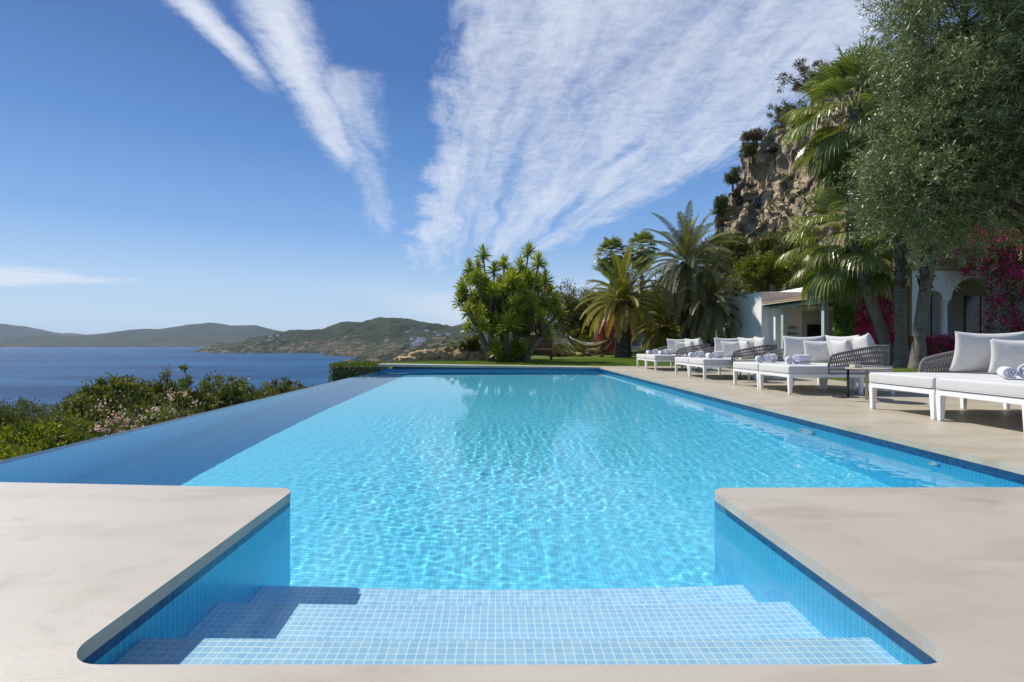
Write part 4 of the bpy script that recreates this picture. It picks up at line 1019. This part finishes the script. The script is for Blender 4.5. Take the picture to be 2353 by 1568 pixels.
def flowers(lv, boxes, n, r, L=.055, W=.05, clump=.16):
    """bract clusters scattered in boxes (x0,x1,y0,y1,z0,z1,weight)"""
    B = np.array(boxes, float); pr = B[:, 6] / B[:, 6].sum(); nc = n // 26; bi = r.choice(len(B), nc, p=pr)
    c = B[bi][:, [0, 2, 4]] + r.random((nc, 3)) * (B[bi][:, [1, 3, 5]] - B[bi][:, [0, 2, 4]]); ci = r.integers(0, nc, n)
    p = c[ci] + r.normal(size=(n, 3)) * clump * .5 * (r.uniform(.4, 1.2, nc)[ci])[:, None]; d = rdirs(n, r)
    lv.leaf(p, d, perp(d, r), L, W, np.clip(r.normal(.5, .2, nc)[ci] + r.normal(0, .15, n), 0, 1))
def bougainvillea(label, base, boxes, nf, nl, seed, L=.055, clump=.16, lm=None):
    r = np.random.default_rng(seed); e = empty('bougainvillea', base); tag(e, label, 'flowering vine', 'magenta bougainvilleas')
    bx = [(a[0] - base[0], a[1] - base[0], a[2] - base[1], a[3] - base[1], a[4] - base[2], a[5] - base[2], a[6]) for a in boxes]
    lv = Leaves(); flowers(lv, bx, nf, r, L, L * .9, clump); lv.build('flowers', M_magenta, e)
    lv = Leaves(); B = np.array(bx); pr = B[:, 6] / B[:, 6].sum(); bi = r.choice(len(B), nl, p=pr)
    c = B[bi][:, [0, 2, 4]] + r.random((nl, 3)) * (B[bi][:, [1, 3, 5]] - B[bi][:, [0, 2, 4]]) + r.normal(size=(nl, 3)) * .08; d = norm(rdirs(nl, r) + [0, 0, -.2])
    lv.leaf(c, d, perp(d, r), .075, .05, np.clip(r.normal(.35, .2, nl), 0, 1)); lv.build('leaves', lm or M_shrub, e)
    bm = bmesh.new(); rr = random.Random(seed)
    for b in bx:
        for q in range(3):
            t_ = (rr.uniform(b[0], b[1]), rr.uniform(b[2], b[3]), b[5]); m_ = (rr.uniform(b[0], b[1]), (b[2] + b[3]) / 2, b[4] + .3 * (b[5] - b[4]))
            add_tube(bm, [(0, 0, 0), m_, t_], [.03, .02, .008], 5)
    obj('stem', bm, M_barkd, e, True)

# ================================================================== cream garden wall near the hammock
e = empty('garden_wall', (12.2, 43, .8)); tag(e, 'low cream rendered garden wall end beyond the thick date palm', 'wall')
box('wall_body', M_white, -1.7, .4, -.15, .15, -.6, 1.5, e); box('coping', M_white, -1.75, .45, -.2, .2, 1.503, 1.56, e)
box('dark_opening', M_darkwood, .42, 2.4, -.05, .05, -.6, 1.1, e)  # dark slab put in for the shade of the opening beside the wall
bougainvillea('bougainvillea mound in full magenta bloom behind the hammock', (6.9, 34.8, .1), [(6.6, 8.8, 34.2, 35.3, .9, 2.2, 1), (6.9, 8.6, 34.2, 35.2, .4, 1.0, .25)], 3400, 6500, 170, L=.09, clump=.3)
bougainvillea('bougainvillea trailing over the cream garden wall', (10.9, 42.4, .6), [(9.8, 11.4, 42.2, 42.8, 1.4, 3.6, 1), (11.2, 12.6, 42.3, 42.8, 1.6, 2.9, .6)], 5000, 3000, 171, L=.09, clump=.3)

# ================================================================== white pool house with tiled porch
def pool_house():
    e = empty('pool_house', (13, 25.2, 0)); tag(e, 'white flat-roofed pool house with a clay-tiled porch on pale blue posts', 'building')
    def P(x, y, z=0): return (x - 13, y - 25.2, z)
    def bxx(name, m, x0, x1, y0, y1, z0, z1, par=e, bev=0): return box(name, m, x0 - 13, x1 - 13, y0 - 25.2, y1 - 25.2, z0, z1, par, bev)
    bxx('block', M_white, 12.6, 19, 25.2, 30.5, -.3, 3.22, bev=.03)
    bxx('raised_parapet', M_white, 15.6, 19, 25.17, 30.4, 3.225, 3.62, bev=.03)
    bxx('chimney', M_dark, 14.0, 14.2, 27, 27.2, 3.2, 3.75)
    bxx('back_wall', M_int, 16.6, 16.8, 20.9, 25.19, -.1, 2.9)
    bxx('side_pier', M_white, 13.02, 13.35, 24.75, 25.19, -.1, 2.42)
    bxx('end_wall', M_white, 13.7, 16.59, 20.9, 21.1, -.1, 2.9)
    bxx('porch_floor', M_deck, 12.8, 16.6, 21.1, 25.18, -.1, .03)
    for y in (24.1, 21.1): bxx('post', M_bluebeam, 12.98, 13.16, y - .09, y + .09, .03, 2.40)
    bxx('beam', M_bluebeam, 12.95, 13.19, 20.6, 25.19, 2.403, 2.60)
    bxx('eave_board', M_darkwood, 12.70, 12.94, 20.6, 25.19, 2.52, 2.62)
    # clay roof rising inland, rows of barrel tiles along the slope
    bm = bmesh.new(); y = 20.6
    while y < 25.1:
        pts0 = []; 
        for k in range(7):
            a = math.pi * k / 6; pts0.append((y + .11 - .11 * math.cos(a), .075 * math.sin(a)))
        ra = [bm.verts.new((12.6 - 13, yy - 25.2, 2.63 + zz)) for yy, zz in pts0]; rb = [bm.verts.new((16.7 - 13, yy - 25.2, 3.15 + zz)) for yy, zz in pts0]
        for k in range(6): bm.faces.new((ra[k], ra[k + 1], rb[k + 1], rb[k]))
        bm.faces.new(ra)
        y += .225
    obj('roof_tiles', bm, M_terra, e)
    bm = bmesh.new(); lo = [(12.62, 2.58), (16.7, 3.10), (16.7, 3.14), (12.62, 2.62)]
    a = [bm.verts.new((x - 13, -4.6, z)) for x, z in lo]; b = [bm.verts.new((x - 13, -.02, z)) for x, z in lo]
    bm.faces.new(a); bm.faces.new(b[::-1])
    for i in range(4): bm.faces.new((a[i], b[i], b[(i + 1) % 4], a[(i + 1) % 4]))
    obj('roof_deck', bm, M_white, e)
    for y in np.arange(21, 25, .55): bxx('rafter', M_darkwood, 12.75, 16.5, y, y + .08, 2.50, 2.57)
    bxx('shelf', M_dark, 13.75, 14.25, 25.02, 25.19, 1.20, 1.24); bxx('shelf', M_dark, 13.85, 14.2, 25.02, 25.19, 1.48, 1.52)
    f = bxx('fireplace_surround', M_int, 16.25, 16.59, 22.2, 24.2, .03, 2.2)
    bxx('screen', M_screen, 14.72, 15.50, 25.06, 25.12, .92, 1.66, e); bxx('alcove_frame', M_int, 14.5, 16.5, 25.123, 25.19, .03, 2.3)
pool_house()

# ================================================================== stone house with white arcade
def stone_house():
    Yf = 20.4; e = empty('stone_house', (14, Yf, 0)); tag(e, 'golden rubble-stone villa with a white arched loggia, behind the fan palms', 'building')
    def bxx(name, m, x0, x1, y0, y1, z0, z1, par=e, bev=0): return box(name, m, x0 - 14, x1 - 14, y0 - Yf, y1 - Yf, z0, z1, par, bev)
    bxx('corner_wall', M_stone, 13.75, 15.15, Yf, Yf + .5, -.2, 3.55)
    bxx('stone_pier', M_stone, 15.16, 15.95, Yf + .15, Yf + .6, -.2, 3.45)
    bxx('upper_wall', M_stone, 13.7, 26, Yf + .25, Yf + .75, 3.75, 6.6)
    bxx('cornice', M_terra, 13.7, 26, Yf - .10, Yf + .8, 3.60, 3.745, bev=.02)
    bxx('low_wall', M_stone, 15.96, 26, Yf - .05, Yf + .3, -.2, .98); bxx('wall_cap', M_terra, 15.96, 26, Yf - .1, Yf + .34, .983, 1.05)
    bxx('white_pier', M_white, 16.0, 16.45, Yf + .02, Yf + .42, 1.052, 3.597)
    # arcade spandrels
    def spandrel(x0, x1):
        bm = bmesh.new(); w_ = x1 - x0; rd = w_ / 2; cx = (x0 + x1) / 2; zs = 2.50 - .05
        arcp = [(cx - rd * math.cos(math.pi * k / 20), zs + min(rd, .85) * math.sin(math.pi * k / 20)) for k in range(21)]
        top = 3.597
        fr = []; bk = []
        for y_, L_ in ((.02, fr), (.38, bk)):
            for (x_, z_) in arcp: L_.append((bm.verts.new((x_ - 14, y_, z_)), bm.verts.new((x_ - 14, y_, top))))
        for k in range(20):
            bm.faces.new((fr[k][0], fr[k + 1][0], fr[k + 1][1], fr[k][1])); bm.faces.new((bk[k][0], bk[k][1], bk[k + 1][1], bk[k + 1][0])); bm.faces.new((fr[k][0], bk[k][0], bk[k + 1][0], fr[k + 1][0]))
        obj('arch', bm, M_white, e)
    cols = [17.35 + i * 2.05 for i in range(5)]
    spandrel(16.452, cols[0] - .16)
    for a, b in zip(cols, cols[1:]): spandrel(a + .16, b - .16)
    for cx in cols:
        bxx('springer', M_white, cx - .158, cx + .158, Yf + .02, Yf + .38, 2.45, 3.597)
        bm = bmesh.new(); pr = [(.17, 1.052), (.17, 1.12), (.13, 1.16), (.125, 2.30), (.17, 2.36), (.17, 2.447)]
        add_tube(bm, [(cx - 14, .2, z) for _, z in pr], [r_ for r_, _ in pr], 20); obj('column', bm, M_white, e, True)
    bxx('loggia_floor', M_deck, 15.96, 26, Yf + .3, Yf + 3.4, -.1, .4)
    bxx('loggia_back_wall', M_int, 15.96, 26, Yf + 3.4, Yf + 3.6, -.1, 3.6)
    bxx('loggia_ceiling', M_white, 15.96, 26, Yf + .4, Yf + 3.4, 3.603, 3.7)
    for i in range(4):
        x0 = 16.6 + i * 2.2; w_ = bxx('window', M_glass, x0, x0 + 1.4, Yf + 3.34, Yf + 3.39, .5, 2.9)
        bxx('frame', M_white, x0 + .67, x0 + .73, Yf + 3.29, Yf + 3.337, .5, 2.9, w_).location = (0, 0, 0)
stone_house()
bougainvillea('bougainvillea climbing the stone corner between the ivy palm and the leaning trunk', (13.5, 19.8, 0), [(13.1, 13.75, 19.2, 19.7, 1.1, 3.1, 1), (13.1, 14.2, 19.3, 19.8, .4, 1.6, .8)], 3600, 1100, 172, L=.055, clump=.16)
bougainvillea('bougainvillea between the leaning and the middle trunk on the stone wall', (14.4, 19.8, 0), [(13.95, 14.65, 19.2, 19.75, 1.4, 3.3, 1), (14.3, 14.8, 19.3, 19.8, .2, 1.3, .4)], 3800, 1100, 173, L=.055, clump=.16)
bougainvillea('bougainvillea on the low stone wall in front of the loggia', (17.2, 20.0, 0), [(16.3, 18.2, 19.85, 20.3, .2, 1.05, 1)], 2600, 900, 174, L=.05, clump=.14)
bougainvillea('huge bougainvillea curtain covering the right side of the loggia', (19.5, 19.4, 0), [(18.1, 22, 18.9, 19.9, .8, 3.4, 2.2), (17.4, 22, 19.2, 20.1, 3.3, 5.0, 2.0), (19.3, 23, 18.6, 19.6, 2, 5.4, 1.6), (18.9, 22, 18.9, 19.7, 0, 1.4, .8)], 15000, 17000, 175, L=.066, clump=.2, lm=M_shrub)

# ================================================================== white houses far across the bay
def far_house(label, px, py, Y, w_, h, seed):
    x, y, z = at(px, py, Y); e = empty('hillside_house', (x, y, z)); tag(e, label, 'house', 'white houses across the bay')
    box('house_walls', M_white, -w_ / 2, w_ / 2, 0, w_ * .7, -h * .8, h, e); box('terrace', M_white, -w_ * .8, w_ * .3, -w_ * .4, -.05, -h, h * .25, e)
    for k in (-1, 0, 1): box('window', M_glass, k * w_ * .28 - w_ * .07, k * w_ * .28 + w_ * .07, -.4, -.03, h * .3, h * .7, e)
    box('flat_roof', M_terra, -w_ * .52, w_ * .52, -w_ * .02, w_ * .72, h + .02, h * 1.12, e)
for i, (px, py, Y, w_, h, lab) in enumerate([
    (968, 781, 1640, 22, 7, 'large white villa low on the slope above the boulders'), (955, 790, 1600, 20, 5, 'white terraced house just below the large villa'),
    (946, 779, 1680, 9, 5, 'cream house left of the large white villa'), (1008, 770, 1700, 11, 4, 'pale house on the slope right of the villa'),
    (1030, 768, 1720, 12, 4, 'long pale house highest near the yucca'), (981, 760, 1900, 12, 4, 'white house near the crest above the villa'),
    (1000, 763, 1880, 8, 4, 'small white house near the crest, right of its neighbour'), (936, 763, 2300, 12, 4, 'small white house on the wooded hillside'),
    (622, 773, 3280, 16, 8, 'left of two white houses on the headland'), (638, 771, 3300, 14, 8, 'right of two white houses on the headland')]):
    far_house(lab, px, py, Y, w_, h, i)

# ================================================================== pool fittings
def disc(name, label, y, z, r_, cat):
    e = empty(name, (XR - .004, y, z)); tag(e, label, cat); e.rotation_euler = (0, R(-90), 0)
    bm = bmesh.new(); n = 28
    for a0, z0, a1, z1 in ((r_, 0, r_ * .97, .02), (r_ * .97, .02, r_ * .78, .024), (r_ * .78, .024, r_ * .74, .012)):
        A = [bm.verts.new((a0 * math.cos(2 * math.pi * k / n), a0 * math.sin(2 * math.pi * k / n), z0)) for k in range(n)]; B = [bm.verts.new((a1 * math.cos(2 * math.pi * k / n), a1 * math.sin(2 * math.pi * k / n), z1)) for k in range(n)]
        for k in range(n): bm.faces.new((A[k], A[(k + 1) % n], B[(k + 1) % n], B[k]))
    o1 = obj('rim', bm, M_wmetal, e, True)
    bm = bmesh.new(); bmesh.ops.create_circle(bm, cap_ends=True, segments=28, radius=r_ * .75); o2 = obj('lens', bm, M_wmetal, e); o2.location.z = .012
    for q in (o1, o2): q.cycles.is_caustics_receiver = True
disc('pool_light', 'round white underwater light in the right pool wall', 5.85, -.46, .14, 'pool light')
disc('water_inlet', 'small round white water inlet in the right pool wall', 4.15, -.25, .05, 'pool fitting')

# ================================================================== daybeds
def rbox(bm, x0, x1, y0, y1, z0, z1, bev, seg=4):
    b2 = bmesh.new(); add_box(b2, x0, x1, y0, y1, z0, z1); bmesh.ops.bevel(b2, geom=b2.edges[:], offset=bev, segments=seg, affect='EDGES', profile=.6)
    me = bpy.data.meshes.new('t'); b2.to_mesh(me); b2.free(); bm.from_mesh(me); bpy.data.meshes.remove(me)
def leg_mesh(x, y, w0=.030, w1=.020, z1=.262):
    bm = bmesh.new(); v = []
    for z, w_ in ((0.004, w1), (z1, w0)):
        for sx_, sy_ in ((-1, -1), (1, -1), (1, 1), (-1, 1)): v.append(bm.verts.new((x + sx_ * w_, y + sy_ * w_, z)))
    for f in ((3, 2, 1, 0), (4, 5, 6, 7), (0, 1, 5, 4), (1, 2, 6, 5), (2, 3, 7, 6), (3, 0, 4, 7)): bm.faces.new([v[i] for i in f])
    return bm
def back_path(s):
    """plan of the woven rail for the far module (y>0): along the outer side, round corner, along the back. s in 0..1"""
    A = []; 
    for i in range(12): A.append((.66 + (1.42 - .66) * i / 11, .955))
    for i in range(1, 10): a = R(90 - 10 * i); A.append((1.42 + .24 * math.cos(a), .715 + .24 * math.sin(a)))
    for i in range(0, 10): A.append((1.66, .70 - (.68) * i / 9))
    A = np.array(A); d = np.r_[0, np.cumsum(np.linalg.norm(np.diff(A, axis=0), axis=1))]; L = d[-1]
    x = np.interp(s * L, d, A[:, 0]); y = np.interp(s * L, d, A[:, 1]); return x, y, L
def top_h(s): return .60 + .15 * min(1, s / .38) ** .8
def make_daybed(sg, label):
    e = empty('daybed'); tag(e, label, 'daybed', 'white daybeds in pairs along the pool')
    y0, y1 = .008, .962
    bm = bmesh.new()
    for (a, b, c, d) in ((0, .045, y0, y1), (1.615, 1.66, y0, y1), (.045, 1.615, y0, y0 + .04), (.045, 1.615, y1 - .04, y1)):
        rbox(bm, a, b, *sorted((sg * c, sg * d)), .262, .318, .004, 2)
    obj('frame', bm, M_wmetal, e)
    for x, y in ((.025, y0 + .028), (.025, y1 - .028), (1.12, y0 + .028), (1.12, y1 - .028), (1.62, y0 + .028), (1.62, y1 - .05)):
        obj('leg', leg_mesh(x, sg * y), M_wmetal, e)
    bm = bmesh.new(); rbox(bm, -.01, 1.60, *sorted((sg * (y0 - .002), sg * (y1 + .002))), .321, .442, .028, 5)
    for v in bm.verts:
        if v.co.z > .42: v.co.z += .004 * noise.noise(v.co * 5)
    me = obj('mattress', bm, M_seat, e, True)
    bm = bmesh.new(); add_tube(bm, [(-.008, sg * (y0 + .02), .329), (-.008, sg * (y1 - .02), .329)], .004, 6, True); obj('piping', bm, M_seat, me)
    # woven arm and back: rail tubes + two crossing families of cords
    bm = bmesh.new(); N = 50; P = []
    for i in range(N + 1): x, y, L = back_path(i / N); P.append((x, sg * y, top_h(i / N)))
    x, y, L = back_path(0); P = [(x - .05, sg * y, .33), (x - .055, sg * y, .45), (x - .035, sg * y, .55)] + P
    add_tube(bm, P, [.016] * len(P), 8); Q = []
    for i in range(N + 1): x, y, L = back_path(i / N); Q.append((x - (.05 if i == 0 else 0), sg * y, .32))
    add_tube(bm, Q, [.012] * len(Q), 8); obj('back_rail', bm, M_cord, e, True)
    x, y, L = back_path(0); pitch = .034; K = int(L / pitch); bm = bmesh.new()
    for fam in (-1, 1):
        for k in range(-1, K + 2):
            pts = []
            for j in range(7):
                f = j / 6; s_ = (k * pitch + fam * (f - .5) * .085 * (1 if True else 0)) / L + .0
                if s_ < -.02 or s_ > 1: continue
                sc_ = max(0, s_); x, y, _ = back_path(sc_); h = top_h(sc_); off = fam * .005 * math.cos(f * 14)
                if s_ < 0: x += s_ * L
                nx_, ny_ = (0, 1) if sc_ * L < .78 else (1, 0)
                pts.append((x + nx_ * off, sg * (y + ny_ * off), .325 + (h - .335) * f))
            if len(pts) >= 3: add_tube(bm, pts, [.0082] * len(pts), 5, False)
    obj('woven_back', bm, M_cord, e, True)
    return e
def copy_tree(o, parent=None):
    c = o.copy(); col.objects.link(c)
    if parent is not None: c.parent = parent
    for ch in list(o.children): copy_tree(ch, c)
    return c
far0 = make_daybed(1, ''); near0 = make_daybed(-1, '')
def pillow_mesh(w_, h, t_, seed):
    n = 26; u = np.linspace(-1, 1, n); gu, gv = np.meshgrid(u, u); r = np.random.default_rng(seed); o_ = r.uniform(0, 40)
    px_ = gu * (1 - .075 * (1 - gv ** 2) ** 1.0 * np.abs(gu) ** 3) ; py_ = gv * (1 - .075 * (1 - gu ** 2) * np.abs(gv) ** 3)
    th = np.clip((1 - gu ** 2) * (1 - gv ** 2), 0, 1) ** .42
    wr_ = (fbm(gu * 3 + o_, gv * 3 + o_, 4) - .5) * .18 + (ridged(gu * 1.6 + o_, gv * 5 + o_ * 2, 3) - .5) * .05
    zf = th * (1 + wr_) * t_ / 2; zb = -th * (1 - wr_ * .6) * t_ / 2
    sag = .03 * h * (gu ** 2)
    F = np.stack([px_ * w_ / 2, zf, py_ * h / 2 + h / 2 + sag], -1).reshape(-1, 3); B = np.stack([px_ * w_ / 2, zb, py_ * h / 2 + h / 2 + sag], -1).reshape(-1, 3)
    f1 = grid_faces(n, n)[:, ::-1]; f2 = grid_faces(n, n) + n * n
    rim = []
    ids = np.arange(n * n).reshape(n, n)
    V = np.concatenate([F, B]); Fa = np.concatenate([f1, f2])
    return V, Fa
def pillow(label, x, y, z, w_, h, t_, az, tilt, seed, group='loose cushions on the daybeds', roll=0):
    V, F = pillow_mesh(w_, h, t_, seed); bm = bmesh.new()
    vs = [bm.verts.new(v) for v in V]
    for f in F: bm.faces.new([vs[i] for i in f])
    bmesh.ops.remove_doubles(bm, verts=bm.verts, dist=.0006)
    bmesh.ops.recalc_face_normals(bm, faces=bm.faces)
    o = obj('cushion', bm, M_cush, None, True); tag(o, label, 'cushion', group)
    # local +y is the front face; az = direction the front faces (degrees, 0 = +x), tilt leans it back
    o.rotation_mode = 'YXZ'
    o.matrix_world = Matrix.Translation((x, y, z)) @ Matrix.Rotation(R(az - 90), 4, 'Z') @ Matrix.Rotation(R(tilt), 4, 'X') @ Matrix.Rotation(R(roll), 4, 'Y')
def towel(label, x, y, z, r_, L, az, seed, group='rolled towels on the daybeds'):
    turns = 2.6; n = 60; prof = []; tk = r_ / turns * .80
    for i in range(n + 1):
        a = i / n * turns * 2 * math.pi; rr_ = .012 + (r_ - .012) * i / n; prof.append((rr_ * math.cos(a - turns * 6.283 - .9), rr_ * math.sin(a - turns * 6.283 - .9), a))
    bm = bmesh.new(); m_ = 8; A = []; B = []
    for j in range(m_ + 1):
        f = j / m_ - .5; ra = []; rb = []
        for i, (a, b, an) in enumerate(prof):
            rr_ = math.hypot(a, b); k = max(.003, rr_ - tk * .86) / rr_; jig = .004 * math.sin(i * .7 + seed) * (abs(f) * 2) ** 4
            ra.append(bm.verts.new((a, f * L + jig, b + r_))); rb.append(bm.verts.new((a * k, f * L + jig, b * k + r_)))
        A.append(ra); B.append(rb)
    for j in range(m_):
        for i in range(n):
            bm.faces.new((A[j][i], A[j][i + 1], A[j + 1][i + 1], A[j + 1][i])); bm.faces.new((B[j][i], B[j + 1][i], B[j + 1][i + 1], B[j][i + 1]))
        for i in (0, n): bm.faces.new((A[j][i], A[j + 1][i], B[j + 1][i], B[j][i]))
    for j in (0, m_):
        for i in range(n): bm.faces.new((A[j][i], B[j][i], B[j][i + 1], A[j][i + 1]))
    bmesh.ops.recalc_face_normals(bm, faces=bm.faces)
    o = obj('rolled_towel', bm, M_towel, None, True); o.location = (x, y, z + .002); o.rotation_euler.z = R(az); tag(o, label, 'towel', group)
SEAT = .443
pairs = [(5.48, 'nearest pair', 0), (9.16, 'second nearest pair', 1), (12.5, 'third nearest pair', 2), (16.1, 'farthest pair', 3)]
for sy_, nm, k in pairs:
    fa = far0 if k == 0 else copy_tree(far0); ne = near0 if k == 0 else copy_tree(near0)
    fa.location = (4.53, sy_ + .004, 0); ne.location = (4.53, sy_ - .004, 0); fa.rotation_euler.z = R((0, .5, -.4, .7)[k]); ne.rotation_euler.z = R((0, -.3, -.9, .2)[k])
    fa['label'] = 'white daybed with woven arm, far half of the %s' % nm; ne['label'] = 'white daybed with woven arm, near half of the %s' % nm
    q = random.Random(k * 7 + 1); j = lambda a: q.uniform(-a, a)
    X0 = 4.53
    pillow('large back cushion in the far corner of the %s' % nm, X0 + 1.22 + j(.03), sy_ + .74 + j(.02), SEAT, .68, .50, .20, -112 + j(6), -17, 200 + k)
    pillow('smaller cushion in front of the far corner cushion, %s' % nm, X0 + 1.27 + j(.04), sy_ + .40 + j(.03), SEAT, .50, .42, .17, -125 + j(8), -20, 210 + k)
    pillow('large cushion at the middle of the back, %s' % nm, X0 + 1.46, sy_ - .16 + j(.03), SEAT, .64, .50, .19, -160 + j(5), -17, 220 + k)
    pillow('slim leaning cushion in the near half of the back, %s' % nm, X0 + 1.28 + j(.03), sy_ - .42 + j(.03), SEAT, .50, .44, .16, 178 + j(6), -24, 230 + k)
    pillow('large cushion in the near corner of the back, %s' % nm, X0 + 1.47, sy_ - .64 + j(.03), SEAT, .60, .50, .20, 172 + j(5), -15, 240 + k, roll=j(6))
    for s_, hf, yy in ((1, 'far', .40), (-1, 'near', -.25)):
        fx = .22 if hf == 'far' else .40
        if k == 0: fx, yy = (.50, -.28) if hf == 'far' else (.80, -.40)
        z_ = SEAT; va = -math.degrees(math.atan2(X0 + fx, sy_ + yy))
        towel('smaller rolled towel on the %s half, %s' % (hf, nm), X0 + fx, sy_ + yy + .02, z_, .066, .28, va + 10 + j(6), k + 3 * s_)
        towel('larger rolled towel on the %s half, %s' % (hf, nm), X0 + fx + .19, sy_ + yy - .03, z_, .088, .32, va + (-14 if hf == 'far' else -30) + j(6), k + 5 + s_)

def side_table(label, c, r_, h, mt, pole_off, group='round side tables between the daybeds', disc_off=(0, 0)):
    e = empty('side_table', c); tag(e, label, 'side table', group)
    def dsc(name, rad, z0, z1, ox, oy):
        bm = bmesh.new(); n = 48; t_ = [(rad - .004, z0), (rad, z0 + .004), (rad, z1 - .004), (rad - .004, z1)]
        rings = [[bm.verts.new((ox + a * math.cos(2 * math.pi * k / n), oy + a * math.sin(2 * math.pi * k / n), z)) for k in range(n)] for a, z in t_]
        for a, b in zip(rings, rings[1:]):
            for k in range(n): bm.faces.new((a[k], a[(k + 1) % n], b[(k + 1) % n], b[k]))
        bm.faces.new(rings[0][::-1]); bm.faces.new(rings[-1]); obj(name, bm, mt, e)
    dsc('tabletop', r_, h - .018, h, 0, 0); dsc('base', r_ * .82, .002, .014, *disc_off)
    bm = bmesh.new(); add_tube(bm, [(pole_off[0], pole_off[1], .014), (pole_off[0], pole_off[1], h - .018)], .016, 14); obj('pole', bm, mt, e, True)
def ashtray(label, c):
    e = empty('ashtray', c); tag(e, label, 'ashtray', 'square trays on the side tables')
    bm = bmesh.new(); s = .055
    for (a, b, c_, d) in ((-s, s, -s, -s + .01), (-s, s, s - .01, s), (-s, -s + .01, -s + .01, s - .01), (s - .01, s, -s + .01, s - .01)): add_box(bm, a, b, c_, d, .002, .045)
    add_box(bm, -s + .01, s - .01, -s + .01, s - .01, .002, .012); obj('tray', bm, M_sage, e)
for i, (x, y, nm) in enumerate([(5.13, 7.34, 'between the nearest and second nearest pairs'), (5.2, 10.9, 'between the second and third nearest pairs'), (5.3, 14.4, 'between the third nearest and farthest pairs')]):
    side_table('taupe round side table ' + nm, (x, y, 0), .262, .452, M_taupe, (-.02, -.02), disc_off=(-.05, 0))
    side_table('lower dark round side table ' + nm, (x - .02, y + .42, 0), .21, .425, M_dark, (0, -.05))
    ashtray('small square tray on the taupe table ' + nm, (x - .09, y + .10, .453))

# ================================================================== air between here and the far shore
m, t, o = mat('thin_sea_haze')
pv = t.node('ShaderNodeVolumePrincipled', {'Color': (.62, .78, 1.0, 1), 'Density': 2.4e-5, 'Anisotropy': .2}); t.l.new(pv.outputs[0], o.inputs['Volume'])
hz = box('haze', m, -24000, 24000, -3500, 27000, -70, 520); tag(hz, 'thin bluish sea haze between the garden and the far hills', 'haze', kind='stuff')
